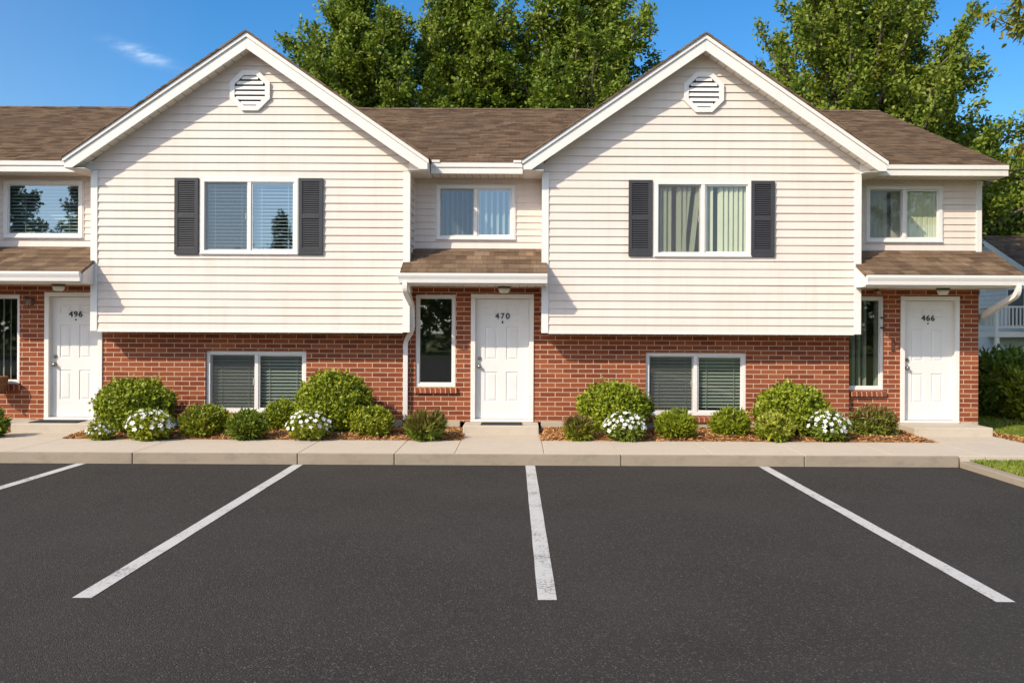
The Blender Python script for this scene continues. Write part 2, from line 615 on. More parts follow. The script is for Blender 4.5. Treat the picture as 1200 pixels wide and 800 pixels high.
# ------------------------------------------------------------------ distances of the facade planes
DB, DBR, DG, DBAY = 15.40, 15.52, 14.98, 15.58
DRK, DEV, DCAN = 14.69, 15.12, 14.55
GX = (-11.47, -4.285, 2.907)
HALF_W, HALF_R = 2.525, 2.845
APEX, ENDZ, RB = 6.428, 4.47, 4.30
GBOT = 1.755
XL, XR = -14.0, 7.62
BAYS = ((GX[0] + HALF_W, GX[1] - HALF_W), (GX[1] + HALF_W, GX[2] - HALF_W), (GX[2] + HALF_W, 7.649))

house = empty('townhouse_row', (-3.2, DB, 0), True)
tag(house, 'white sided and red brick townhouse row with two large front gables and brown shingle roof', 'building')


def rng_noise(x, z, s=1.0):
    return mnoise.noise(Vector((x * s, z * 3.1, s * 7.7)))


def siding(name, O, U, N, u_lim, z0, z1, holes=(), course=.128, lip=.0185, parent=house):
    """lap siding with real lapped courses. O origin, U along, N outwards; u_lim(z)->(u0,u1)"""
    mb = MB()
    O, U, N = Vector(O), Vector(U), Vector(N)

    def pt(u, z, out):
        p = O + U * u + N * out
        return (p.x, p.y, z)

    k = 0
    z = z0
    while z < z1 - 1e-6:
        zb = min(z + course, z1)
        cuts = sorted({z, zb} | {h[i] for h in holes for i in (2, 3) if z + 1e-5 < h[i] < zb - 1e-5})
        for za, zc in zip(cuts, cuts[1:]):
            zm = (za + zc) / 2
            a0, a1 = u_lim(za)
            b0, b1 = u_lim(zc)
            segs = [(0, 1)]
            hs = sorted([h for h in holes if h[2] <= zm <= h[3]])
            us = []
            if hs:
                cur = a0
                for h in hs:
                    us.append((cur, h[0]))
                    cur = h[1]
                us.append((cur, a1))
            else:
                us = [None]
            for iv in us:
                if iv is None:
                    lo0, lo1, hi0, hi1 = a0, a1, b0, b1
                else:
                    lo0, lo1 = iv
                    hi0, hi1 = iv
                if lo1 - lo0 < 1e-4:
                    continue
                n = max(1, int((lo1 - lo0) / .45))
                for j in range(n):
                    f0, f1 = j / n, (j + 1) / n
                    q = [(lo0 + (lo1 - lo0) * f0, za), (lo0 + (lo1 - lo0) * f1, za), (hi0 + (hi1 - hi0) * f1, zc), (hi0 + (hi1 - hi0) * f0, zc)]

                    def out(u, zz):
                        w = 1 + .30 * rng_noise(u * .8 + k * 3.3, k * 1.7)
                        return lip * w * (1 - (zz - z) / course) + .0015 * rng_noise(u * .35, zz * .6)

                    mb.face([pt(u, zz, out(u, zz)) for u, zz in q])
                    if za == z:
                        (ua, _), (ub, _) = q[0], q[1]
                        mb.face([pt(ua, z, -.004), pt(ub, z, -.004), pt(ub, z, out(ub, z)), pt(ua, z, out(ua, z))])
        z = zb
        k += 1
    return mb.build(name, M['siding'], parent)


def brick_wall(name, x0, x1, z0, z1, y, holes, depth=.11, mat='brick', extra=None):
    mb = MB()
    xs = sorted({x0, x1} | {h[i] for h in holes for i in (0, 1)})
    zs = sorted({z0, z1} | {h[i] for h in holes for i in (2, 3)})
    for a, b in zip(xs, xs[1:]):
        for c, d in zip(zs, zs[1:]):
            xm, zm = (a + b) / 2, (c + d) / 2
            if any(h[0] < xm < h[1] and h[2] < zm < h[3] for h in holes):
                continue
            mb.face([(a, y, c), (b, y, c), (b, y, d), (a, y, d)])
    for h in holes:
        a, b, c, d = h
        e = y + depth
        mb.face([(a, y, c), (a, e, c), (a, e, d), (a, y, d)][::-1])
        mb.face([(b, y, c), (b, e, c), (b, e, d), (b, y, d)])
        mb.face([(a, y, d), (b, y, d), (b, e, d), (a, e, d)])
        mb.face([(a, y, c), (a, e, c), (b, e, c), (b, y, c)])
    if extra:
        extra(mb)
    return mb.build(name, M[mat], house)


# ------------------------------------------------------------------ windows
def h_blind(x0, x1, z0, z1, y, parent, ang=38, pitch=.056, mat='blind'):
    mb = MB()
    w = .050
    z = z1 - .05
    k = 0
    while z > z0 + .03:
        a = RAD(ang + 5 * rng_noise(k * .7, x0))
        dy, dz = math.cos(a) * w / 2, math.sin(a) * w / 2
        sag = .002 * rng_noise(k * 1.3, 2)
        mb.face([(x0, y - dy, z - dz), (x1, y - dy, z - dz + sag), (x1, y, z + .004 + sag), (x0, y, z + .004)])
        mb.face([(x0, y, z + .004), (x1, y, z + .004 + sag), (x1, y + dy, z + dz + sag), (x0, y + dy, z + dz)])
        z -= pitch
        k += 1
    mb.box(x0, x1, y - .02, y + .02, z1 - .035, z1)
    for f in (.22, .84):
        xc = x0 + (x1 - x0) * f
        mb.mi = 1
        mb.box(xc - .004, xc + .004, y - .028, y - .022, z0 + .02, z1 - .03)
        mb.mi = 0
    return mb.build('blind', [M[mat], M['cord']], parent)


def v_blind(x0, x1, z0, z1, y, parent, pitch=.082, ang=52, gaps=(), lean=(), mat='curtain'):
    mb = MB()
    n = int((x1 - x0) / pitch)
    for k in range(n + 1):
        if k in gaps:
            continue
        xc = x0 + (k + .35) * (x1 - x0) / (n + .7)
        a = RAD(ang + 14 * rng_noise(k * .9, x0 * 2.0))
        w = .046
        dx, dy = math.cos(a) * w, math.sin(a) * w
        sh = -.11 if k in lean else 0
        m2 = .008
        zt, zb = z1 - .03, z0 + .015
        p = [(xc - dx, y + dy), (xc - m2, y - m2), (xc + dx, y - dy)]
        for (ax, ay), (bx, by) in zip(p, p[1:]):
            mb.face([(ax + sh, ay, zb), (bx + sh, by, zb), (bx, by, zt), (ax, ay, zt)])
    mb.box(x0, x1, y - .03, y + .03, z1 - .03, z1)
    return mb.build('blind', M[mat], parent)


def window(rect, d, kind, blinds, glass, label=None, split=True, screen=True, recess=0.0, fw=.062, trim='trim_cool'):
    """outer frame is the part; sashes, panes, screens and blinds are its sub-parts"""
    x0, x1, z0, z1 = rect
    yf = d - .032 + recess
    fr = MB()
    fr.ring_frame(x0, x1, z0, z1, fw, yf, yf + .10)
    if kind == 'siding':
        # narrow J-channel lip round the frame and a projecting sill nose
        fr.ring_frame(x0 - .018, x1 + .018, z0 - .018, z1 + .018, .016, yf + .008, yf + .05)
        fr.box(x0 - .005, x1 + .005, yf - .018, yf + .02, z0 - .003, z0 + .022)
    xm = (x0 + x1) / 2
    if split:
        fr.box(xm - .030, xm + .030, yf + .004, yf + .095, z0 + fw, z1 - fw)
    w = fr.build('window', M[trim], house, bevel=.005)
    if label:
        w['label'] = label
    cells = [(x0 + fw, xm - .030), (xm + .030, x1 - fw)] if split else [(x0 + fw, x1 - fw)]
    for i, (a, b) in enumerate(cells):
        back = (i == 0 and split)
        ys = yf + (.055 if back else .022)
        s = MB()
        s.ring_frame(a + .001, b - .001, z0 + fw + .001, z1 - fw - .001, .022 if split else .018, ys, ys + .03)
        if back:
            s.box(b - .040, b - .026, ys - .012, ys - .002, (z0 + z1) / 2 - .05, (z0 + z1) / 2 + .05)
        s.build('sash', M[trim], w, bevel=.003)
        g = MB()
        yg = ys + .014
        g.face([(a + .02, yg, z0 + fw + .02), (b - .02, yg, z0 + fw + .02), (b - .02, yg, z1 - fw - .02), (a + .02, yg, z1 - fw - .02)])
        g.build('pane', M[glass], w)
        if back and screen:
            q = MB()
            q.face([(a + .012, ys - .014, z0 + fw + .012), (b - .012, ys - .014, z0 + fw + .012), (b - .012, ys - .014, z1 - fw - .012), (a + .012, ys - .014, z1 - fw - .012)])
            q.build('insect_screen', M['screen'], w)
        bl = blinds[i] if i < len(blinds) else None
        if bl:
            bl(a, b, z0 + fw, z1 - fw, yf + .112, w)
    return w


# ------------------------------------------------------------------ openings
W_UL = RECT(5, 212, 97, 279, DBAY)
W_UC = RECT(511, 217, 603, 281, DBAY)
W_UR = RECT(1014, 218, 1103, 284, DBAY)
W_GL = RECT(235, 209, 349, 298, DG)
W_GR = RECT(766, 212, 880, 301, DG)
W_LL = RECT(241, 411, 359, 484, DB)
W_LR = RECT(757, 413, 875, 487, DB)
W_NC = RECT(487, 345, 534, 453, DB)
W_NR = RECT(990, 347, 1036, 457, DBR)
W_NL = (-8.86, -8.19, .87, 2.34)

STEP_Z, DOOR_Z0 = .285, .335
DOORS = [(-7.70, -6.905, DB, '496'), (-.708, .168, DB, '470'), (6.385, 7.205, DBR, '466')]
DTOP = 2.300
FRW = .078


def door_hole(dr):
    return (dr[0] - FRW, dr[1] + FRW, STEP_Z, DTOP + .075)


def shrink(r, e=.03):
    return (r[0] + e, r[1] - e, r[2] + e, r[3] - e)


# brick storey
brick_wall('brick_wall', XL, 5.42, .30, 2.52, DB, [W_LL, W_LR, W_NC, W_NL, door_hole(DOORS[0]), door_hole(DOORS[1])],
           extra=lambda mb: (mb.face([(5.42, DB, .30), (5.42, DBR, .30), (5.42, DBR, 2.52), (5.42, DB, 2.52)])))
brick_wall('brick_wall', 5.42, XR - .02, .30, 2.52, DBR, [(max(W_NR[0], 5.421), W_NR[1], W_NR[2], W_NR[3]), door_hole(DOORS[2])],
           extra=lambda mb: (mb.face([(XR - .02, DBR, .30), (XR - .02, 26.0, .30), (XR - .02, 26.0, 2.9), (XR - .02, DBR, 2.9)]),
                             mb.face([(XL, 26, .3), (XL, DB, .3), (XL, DB, 2.9), (XL, 26, 2.9)]),
                             mb.face([(XR, 26, .3), (XL, 26, .3), (XL, 26, 4.4), (XR, 26, 4.4)])))
fd = MB()
for a, b, y in ((XL, DOORS[0][0] - .3, DB), (DOORS[0][1] + .25, DOORS[1][0] - .25, DB), (DOORS[1][1] + .2, 5.42, DB), (5.42, 6.3, DBR)):
    fd.box(a, b, y - .012, y + .2, -.05, .298)
fd.box(7.3, XR - .02, DBR - .012, DBR + .2, -.05, .298)
fd.box(XR - .12, XR - .008, DBR + .2, 26, -.05, .298)
fd.build('foundation', M['found'], house, bevel=.01)

# rowlock brick sills
for r, y in ((W_NC, DB), (W_NR, DBR), (W_NL, DB), (W_LL, DB), (W_LR, DB)):
    s = MB()
    x0, x1 = (r[0] - .01, r[1] + .03)
    if y == DBR:
        x0 = 5.44
    s.prism_x([(y - .055, r[2] - .105), (y + .02, r[2] - .105), (y + .02, r[2] - .004), (y - .050, r[2] - .020)], x0, x1)
    s.build('brick_sill', M['rowlock'], house, bevel=.008)

# gable boxes
for gi, gx in enumerate(GX):
    xl, xr = gx - HALF_W, gx + HALF_W

    def ulim(z, xl=xl, xr=xr, gx=gx):
        top = APEX - .225
        h = (top - z) / PITCH_G
        return (max(xl, gx - max(h, .001)), min(xr, gx + max(h, .001)))

    holes = [] if gi == 0 else [shrink((W_GL, W_GR)[gi - 1])]
    wall = siding('siding_wall', (0, DG, 0), (1, 0, 0), (0, -1, 0), ulim, GBOT, APEX - .226, holes)
    for sgn, xw in ((1, xr), (-1, xl)):
        nm = (sgn, 0, 0)
        r = siding('side_siding', (xw, 0, 0), (0, sgn, 0), nm, (lambda z, sgn=sgn: (DG, DBAY) if sgn > 0 else (-DBAY, -DG)), GBOT, 4.36, course=.128, parent=wall)
    for sgn, xw in ((1, xr), (-1, xl)):
        ct = MB()
        a, b = (xw - .088, xw + .022) if sgn > 0 else (xw - .022, xw + .088)
        ct.prism_z([(a, DG - .026), (b, DG - .026), (b, DG + .085), (b - .03 if sgn > 0 else a + .03, DG + .085), (b - .03 if sgn > 0 else a + .03, DG + .004), (a if sgn > 0 else b, DG + .004)] if sgn > 0 else
                   [(a, DG - .026), (b, DG - .026), (b, DG + .004), (a + .03, DG + .004), (a + .03, DG + .085), (a, DG + .085)], GBOT - .01, RB + .005)
        ct.build('corner_trim', M['trim_cool'], wall, bevel=.004)
    st = MB()
    st.box(xl + .09, xr - .09, DG - .020, DG + .01, GBOT - .022, GBOT + .012)
    st.build('starter_strip', M['trim'], wall, bevel=.003)
    sf = MB()
    sf.box(xl, xr, DG + .004, DB + .03, GBOT - .012, GBOT)
    sf.build('overhang_soffit', M['soffit'], wall)

    # gable roof: two shingle slopes, rake boards, soffits
    rf = MB()
    ys = DRK - .045
    for sgn in (-1, 1):
        xe = gx + sgn * (HALF_R + .03)
        ze = APEX - PITCH_G * (HALF_R + .03)
        n = 24
        for k in range(n):
            f0, f1 = k / n, (k + 1) / n
            xa, za = xe + (gx - xe) * f0, ze + (APEX - ze) * f0
            xb, zb = xe + (gx - xe) * f1, ze + (APEX - ze) * f1
            t0, t1 = .040, .028
            rf.face([(xa, ys, za + t0), (xb, ys, zb + t1), (xb, 20.6, zb + t1), (xa, 20.6, za + t0)][::sgn])
            rf.face([(xa, ys, za), (xa, ys, za + t0), (xa, 20.6, za + t0), (xa, 20.6, za)][::sgn])
            rf.face([(xa, ys, za), (xb, ys, zb), (xb, ys, zb + t1), (xa, ys, za + t0)][::-sgn])
        rf.face([(xe, ys, ze), (gx, ys, APEX), (gx, 20.6, APEX), (xe, 20.6, ze)][::-sgn])
    roof = rf.build('gable_roof', M['sh_gab'], house)
    for sgn in (-1, 1):
        rb = MB()
        xe = gx + sgn * HALF_R
        th = .255
        xc = gx + sgn * (APEX - th - RB) / PITCH_G
        poly = [(gx, APEX - .002), (gx, APEX - th), (xc, RB), (xe, RB), (xe, APEX - PITCH_G * HALF_R - .002)]
        rb.prism_y(poly if sgn > 0 else poly[::-1], DRK, DRK + .03)
        # upper drip board, a little proud
        t2 = .072
        xo = gx + sgn * (HALF_R + .02)
        zo = APEX - PITCH_G * (HALF_R + .02)
        poly = [(gx, APEX - .004), (gx, APEX - t2), (xo, zo - t2), (xo, zo - .004)]
        rb.prism_y(poly if sgn > 0 else poly[::-1], DRK - .024, DRK - .001)
        rb.build('rake_board', M['trim'], roof, bevel=.004)
        rs = MB()
        xw = gx + sgn * HALF_R
        zz = lambda x: APEX - .225 - PITCH_G * abs(x - gx)
        xq = gx + sgn * (APEX - .225 - RB) / PITCH_G
        q = [(gx, DRK + .03, zz(gx)), (xq, DRK + .03, zz(xq)), (xq, DG + .02, zz(xq)), (gx, DG + .02, zz(gx))]
        rs.face(q if sgn < 0 else q[::-1])
        rs.build('rake_soffit', M['soffit'], roof)
        er = MB()
        # boxed eave return beside the wall
        xa, xb = gx + sgn * (HALF_W + .0), gx + sgn * (HALF_R - .005)
        za = APEX - .225 - PITCH_G * HALF_W
        poly = [(xa, RB + .006), (xq, RB + .006), (xa, za)] if sgn > 0 else [(xa, RB + .006), (xa, za), (xq, RB + .006)]
        er.prism_y(poly, DG - .022, DG + .02)
        er.box(min(xa, xb), max(xa, xb), DRK + .031, DBAY, RB - .004, RB + .004)
        er.box(min(xb, xb + sgn * .005), max(xb, xb + sgn * .005) + .0, DRK + .031, DEV + .1, RB - .004, ENDZ - .01)
        er.build('eave_return', M['trim'], roof, bevel=.003)

    # octagonal louvred vent
    if gi:
        cx_, cz_ = XZ((292.5, 823)[gi - 1], (107, 109)[gi - 1], DG)
        vt = MB()
        R = .318
        oct_o = [(cx_ + R / math.cos(RAD(22.5)) * math.cos(RAD(22.5 + 45 * k)), cz_ + R / math.cos(RAD(22.5)) * math.sin(RAD(22.5 + 45 * k))) for k in range(8)]
        r2 = R * .76
        oct_i = [(cx_ + r2 / math.cos(RAD(22.5)) * math.cos(RAD(22.5 + 45 * k)), cz_ + r2 / math.cos(RAD(22.5)) * math.sin(RAD(22.5 + 45 * k))) for k in range(8)]
        y0, y1 = DG - .055, DG + .0
        for k in range(8):
            a, b = oct_o[k], oct_o[(k + 1) % 8]
            c, d = oct_i[k], oct_i[(k + 1) % 8]
            vt.face([(a[0], y0, a[1]), (c[0], y0, c[1]), (d[0], y0, d[1]), (b[0], y0, b[1])])
            vt.face([(a[0], y0, a[1]), (b[0], y0, b[1]), (b[0], y1, b[1]), (a[0], y1, a[1])])
            vt.face([(c[0], y0, c[1]), (c[0], y1, c[1]), (d[0], y1, d[1]), (d[0], y0, d[1])])
        vent = vt.build('gable_vent', M['trim_cool'], house)
        bk = MB()
        bk.face([(x, DG - .019, z) for x, z in oct_i])
        bk.build('vent_opening', M['black'], vent)
        lv = MB()
        nl = 6
        for k in range(nl):
            z = cz_ - r2 + (k + .62) * 2 * r2 / nl
            hw = min(r2, r2 * 1.414 * (1 / math.cos(RAD(22.5))) * .93 - abs(z - cz_)) - .004
            hw = max(.06, min(r2, r2 * 1.41 - abs(z - cz_)))
            lv.prism_x([(DG - .052, z - .034), (DG - .044, z - .036), (DG - .022, z + .020), (DG - .030, z + .022)], cx_ - hw, cx_ + hw)
        lv.build('louvre', M['trim_cool'], vent)

# bay walls above the canopies
for bi, (a, b) in enumerate(BAYS):
    r = shrink((W_UL, W_UC, W_UR)[bi])
    w = siding('siding_wall', (0, DBAY, 0), (1, 0, 0), (0, -1, 0), lambda z, a=a, b=b: (a, b), 2.92, RB + .03, [r], course=.109, lip=.016)
    ct = MB()
    if bi == 2:
        ct.box(b - .075, b + .02, DBAY - .024, DBAY + .1, 3.0, RB)
    else:
        ct.box(a + .002, a + .03, DBAY - .018, DBAY + .01, 3.0, RB)
    ct.build('corner_trim', M['trim_cool'], w, bevel=.004)
siding('side_siding', (7.649, 0, 0), (0, 1, 0), (1, 0, 0), lambda z: (DBAY + .1, 26.0), 2.85, 4.35)
for x in (7.645, XL):
    eg = MB()
    eg.face([(x, DBAY, 4.35), (x, 26, 4.35), (x, 20.5, 6.52)])
    eg.face([(x, DBAY, 2.4), (x, 26, 2.4), (x, 26, 4.36), (x, DBAY, 4.36)])
    eg.build('end_wall', M['siding'], house)

# main roof with lapped courses
mr = MB()
E0, EZ = 15.08, 4.47
RD, RZ = 20.5, 4.47 + PITCH_M * (20.5 - 15.08)
X0, X1 = XL - .2, 7.85
slope_len = math.hypot(RD - E0, RZ - EZ)
n = int(round(slope_len / .142))
for k in range(n):
    f0, f1 = k / n, (k + 1) / n
    ya, za = E0 + (RD - E0) * f0, EZ + (RZ - EZ) * f0
    yb, zb = E0 + (RD - E0) * f1, EZ + (RZ - EZ) * f1
    nx = 26
    for j in range(nx):
        xa, xb = X0 + (X1 - X0) * j / nx, X0 + (X1 - X0) * (j + 1) / nx
        ta, tb = .012 + .004 * rng_noise(xa * .8, k), .012 + .004 * rng_noise(xb * .8, k)
        mr.face([(xa, ya - .004, za + ta), (xb, ya - .004, za + tb), (xb, yb, zb), (xa, yb, zb)])
        mr.face([(xa, ya, za - .002), (xb, ya, za - .002), (xb, ya - .004, za + tb), (xa, ya - .004, za + ta)])
mr.face([(X0, RD, RZ), (X1, RD, RZ), (X1, 26.2, 4.3), (X0, 26.2, 4.3)])
mr.face([(X1, E0, EZ - .06), (X1, RD, RZ - .06), (X1, RD, RZ + .004), (X1, E0, EZ + .004)])
mr.face([(X0, E0, EZ - .06), (X1, E0, EZ - .06), (X1, RD, RZ - .06), (X0, RD, RZ - .06)][::-1])
main_roof = mr.build('main_roof', M['sh_main'], house)
rc = MB()
k = 0
x = X0
while x < X1 - .01:
    xe = min(x + .2, X1)
    t = .016 + .004 * (k % 2)
    rc.face([(x, RD - .15, RZ - .15 * PITCH_M + t), (xe, RD - .15, RZ - .15 * PITCH_M + t - .006), (xe, RD, RZ + t + .004), (x, RD, RZ + t + .010)])
    rc.face([(x, RD, RZ + t + .010), (xe, RD, RZ + t + .004), (xe, RD + .15, RZ - .15 * PITCH_M + t - .006), (x, RD + .15, RZ - .15 * PITCH_M + t)])
    x = xe
    k += 1
rc.build('ridge_cap', M['sh_main'], main_roof)


def gutter_profile(y, ztop, h, w):
    """K-style gutter, front towards -y; (y,z)"""
    return [(y + w, ztop), (y + w, ztop - h), (y + w * .30, ztop - h), (y + w * .22, ztop - h * .62), (y + w * .06, ztop - h * .36), (y, ztop - h * .22), (y, ztop), (y + .014, ztop),
            (y + .014, ztop - h * .2), (y + w * .5, ztop - h * .9), (y + w - .006, ztop - h * .9), (y + w - .006, ztop)]


for bi, (a, b) in enumerate(((GX[0] + HALF_R, GX[1] - HALF_R), (GX[1] + HALF_R, GX[2] - HALF_R), (GX[2] + HALF_R, 7.86))):
    g = MB()
    g.box(a + .012, b - (.012 if bi < 2 else 0), DEV - .035, DEV, RB - .002, RB + .168)
    g.box(a + .012, b - (.012 if bi < 2 else 0), DEV - .055, DEV - .036, RB + .10, RB + .170)
    if bi < 2:
        g.box(a + .03, a + .16, DEV - .07, DEV - .056, RB + .172, RB + .212)
        g.box(b - .16, b - .03, DEV - .07, DEV - .056, RB + .172, RB + .212)
    else:
        g.box(a + .03, a + .16, DEV - .07, DEV - .056, RB + .172, RB + .212)
        g.prism_x([(DEV, RB - .002), (DEV, RB + .17), (RD, RZ - .08), (RD, RZ - .25), (DBAY + .1, RB - .002)], 7.825, 7.86)
    g.build('eave_fascia', M['trim'], house, bevel=.004)
    s = MB()
    aa, bb = BAYS[bi]
    s.box(aa, bb if bi < 2 else 7.825, DEV + .001, DBAY - .0, RB + .008, RB + .016)
    s.build('eave_soffit', M['soffit'], house)

# ------------------------------------------------------------------ canopies over the doors
CAN = [(BAYS[0][0], BAYS[0][1], BAYS[0][0] - .05, -6.77, 1), (BAYS[1][0], BAYS[1][1], -1.845, .437, 1), (BAYS[2][0], 7.83, 5.36, 7.83, 0)]
CZ0 = 2.673
for bi, (wa, wb, fa, fb, notch) in enumerate(CAN):
    yb_, yw, yf = DBAY - .004, DG - .032, DCAN
    rf = MB()
    rows = 6
    cuts = sorted({yf + (yb_ - yf) * k / rows for k in range(rows + 1)} | {yw})
    zt = lambda y: CZ0 + PITCH_C * (y - yf)
    rowlen = (yb_ - yf) / rows
    for ya, yc in zip(cuts, cuts[1:]):
        front = yc <= yw + 1e-6
        a, b = (fa, fb) if front else (wa + .002, wb - (.002 if bi < 2 else 0))
        kk = int((ya - yf) / rowlen + 1e-4)
        rs0 = yf + kk * rowlen
        lift = lambda y: .024 * (1 - (y - rs0) / rowlen)
        nx = 14
        for j in range(nx):
            xa, xb = a + (b - a) * j / nx, a + (b - a) * (j + 1) / nx
            w0, w1 = 1 + .35 * rng_noise(xa * 2.2, kk), 1 + .35 * rng_noise(xb * 2.2, kk)
            rf.face([(xa, ya, zt(ya) + lift(ya) * w0), (xb, ya, zt(ya) + lift(ya) * w1), (xb, yc, zt(yc) + lift(yc) * w1), (xa, yc, zt(yc) + lift(yc) * w0)])
            if abs(ya - rs0) < 1e-6:
                rf.face([(xa, ya, zt(ya) - .004), (xb, ya, zt(ya) - .004), (xb, ya, zt(ya) + lift(ya) * w1), (xa, ya, zt(ya) + lift(ya) * w0)])
        rf.face([(b, ya, zt(ya) - .03), (b, yc, zt(yc) - .03), (b, yc, zt(yc) + .02), (b, ya, zt(ya) + .02)])
        rf.face([(a, ya, zt(ya) - .03), (a, ya, zt(ya) + .02), (a, yc, zt(yc) + .02), (a, yc, zt(yc) - .03)])
        rf.face([(a, ya, zt(ya) - .03), (a, yc, zt(yc) - .03), (b, yc, zt(yc) - .03), (b, ya, zt(ya) - .03)])
    can = rf.build('canopy_roof', M['sh_can'], house)
    # boxed ends and fascia
    fx = MB()
    fx.box(fa + .02, fb - .02, yf + .045, yf + .075, 2.487, 2.655)
    for xe, s in ((fa, 1), (fb, -1)):
        if bi == 2 and s < 0:
            continue
        xi = xe + s * .022
        fx.prism_x([(yf + .02, 2.487), (yw, 2.487), (yw, zt(yw) - .032), (yf + .02, zt(yf + .02) - .032)], min(xe, xi), max(xe, xi))
    if bi == 2:
        fx.prism_x([(yf + .076, 2.487), (DBR, 2.487), (DBAY, 2.60), (DBAY, zt(DBAY) - .034), (yf + .076, zt(yf + .076) - .034)], 7.800, 7.822)
    fx.build('canopy_fascia', M['trim'], can, bevel=.003)
    so = MB()
    so.box(wa + .003 if bi else wa, wb - .003 if bi < 2 else 7.799, yf + .076, DBR + .02, 2.494, 2.502)
    so.build('canopy_soffit', M['soffit'], can)
    gt = MB()
    ga, gb = (fa - .02, fb) if bi == 1 else ((fa, fb - .02) if bi == 0 else (fa + .02, 7.96))
    gt.prism_x(gutter_profile(yf - .075, 2.664, .150, .118), ga, gb)
    for xe in (ga, gb - .006):
        gt.prism_x([(yf + .040, 2.663), (yf + .040, 2.516), (yf - .038, 2.516), (yf - .05, 2.571), (yf - .07, 2.61), (yf - .074, 2.631), (yf - .074, 2.663)], xe - .002, xe + .008)
    gt.build('gutter', M['trim_cool'], can, bevel=.003)


# downspouts
def pipe(pts, name='downspout'):
    mb = MB()
    mb.tube(pts, 0, square=(.030, .042))
    for p in (pts[-2],):
        pass
    return mb


def smooth_path(pts, r=.06, n=4):
    out = [Vector(pts[0])]
    for a, b, c in zip(pts, pts[1:], pts[2:]):
        a, b, c = Vector(a), Vector(b), Vector(c)
        p, q = b + (a - b).normalized() * r, b + (c - b).normalized() * r
        for k in range(n + 1):
            t = k / n
            out.append(p * (1 - t) ** 2 + b * 2 * t * (1 - t) + q * t ** 2)
    out.append(Vector(pts[-1]))
    return out


xg = BAYS[1][0]
d = MB()
d.tube(smooth_path([(-1.765, DCAN - .02, 2.53), (-1.765, DCAN - .02, 2.40), (xg + .045, DG + .10, 2.17), (xg + .045, DG + .17, 1.80), (-1.850, DB - .052, 1.60), (-1.850, DB - .052, .27)], .07), 0, square=(.038, .042))
ds = d.build('downspout', M['trim_cool'], house, bevel=.006)
fo = MB()
fo.tube([(-1.85, DB - .052, .31), (-1.85, DB - .07, .21), (-1.84, DB - .20, .19)], 0, square=(.045, .052))
fo.build('outlet', M['black'], ds)
d = MB()
d.tube(smooth_path([(7.73, DCAN - .01, 2.53), (7.73, DCAN - .01, 2.38), (7.685, 15.85, 1.97), (7.665, 15.9, 1.8), (7.665, 15.9, .3)], .09), 0, square=(.034, .045))
d.build('downspout', M['trim_cool'], house, bevel=.006)

# ------------------------------------------------------------------ windows
rb = lambda **k: (lambda a, b, z0, z1, y, w: h_blind(a, b, z0, z1, y, w, **k))
vb = lambda **k: (lambda a, b, z0, z1, y, w: v_blind(a, b, z0, z1, y, w, **k))
window(W_UL, DBAY, 'siding', [rb(ang=42)], 'glass_up', split=False, label='single pane window with a drawn blind and reflected trees')
window(W_UC, DBAY, 'siding', [vb(ang=66, pitch=.088), vb(ang=56, pitch=.10)], 'glass_up', label='two pane window with vertical blinds reflecting blue sky')
window(W_UR, DBAY, 'siding', [vb(ang=12, gaps=(4,)), vb(ang=10)], 'glass', label='two pane window with pale green curtains')
window(W_GL, DG, 'siding', [rb(ang=26), rb(ang=26)], 'glass_up', label='two pane window with horizontal blinds between dark shutters')
window(W_GR, DG, 'siding', [vb(ang=38, gaps=(3, 7), lean=(6, 8), pitch=.078), vb(ang=34, gaps=(2,), pitch=.082)], 'glass', label='two pane window with parted vertical blinds between dark shutters')
window(W_LL, DB, 'brick', [rb(ang=50), rb(ang=46)], 'glass_low', recess=.075)
window(W_LR, DB, 'brick', [rb(ang=50), rb(ang=46)], 'glass_low', recess=.075)
window(W_NC, DB, 'brick', [], 'glass_dark', split=False, recess=.065, fw=.05, label='tall narrow window with dark bare glass')
window(W_NR, DBR, 'brick', [vb(ang=62, pitch=.10, gaps=(4,))], 'glass_low', split=False, recess=.065, fw=.05, label='tall narrow window with dark vertical blinds')
window(W_NL, DB, 'brick', [vb(ang=60, pitch=.14)], 'glass_low', split=False, recess=.065, fw=.05)
# dim rooms behind the glass
rm = MB()
rm.face([(XL, 17.6, .3), (XR, 17.6, .3), (XR, 17.6, 4.4), (XL, 17.6, 4.4)])
rm.face([(XL, DB + .2, .35), (XR, DB + .2, .35), (XR, 17.6, .35), (XL, 17.6, .35)])
rm.face([(XL, DB + .2, 2.46), (XR, DB + .2, 2.46), (XR, 17.6, 2.46), (XL, 17.6, 2.46)])
rm.face([(XL, DBAY + .2, 4.4), (XR, DBAY + .2, 4.4), (XR, 17.6, 4.4), (XL, 17.6, 4.4)])
rm.build('room_interior', M['room'], house)


# shutters
def shutter(x0, x1, z0, z1, y):
    fr = MB()
    y0, y1 = y - .050, y - .018
    fr.ring_frame(x0, x1, z0, z1, .058, y0, y1)
    zm = (z0 + z1) / 2
    fr.box(x0 + .058, x1 - .058, y0, y1, zm - .035, zm + .035)
    fr.box(x0 + .058, x1 - .058, y0, y1, z0 + .058, z0 + .105)
    fr.box(x0 + .01, x1 - .01, y1 - .004, y - .004, z0 + .01, z1 - .01)
    s = fr.build('shutter', M['shutter'], house, bevel=.004)
    lv = MB()
    for a, b in ((z0 + .105, zm - .035), (zm + .035, z1 - .058)):
        n = int((b - a) / .034)
        for k in range(n):
            z = a + (k + .5) * (b - a) / n
            lv.prism_x([(y0 + .002, z - .015), (y0 + .007, z - .016), (y0 + .026, z + .013), (y0 + .021, z + .015)], x0 + .055, x1 - .055)
    lv.build('louvre', M['shutter'], s)


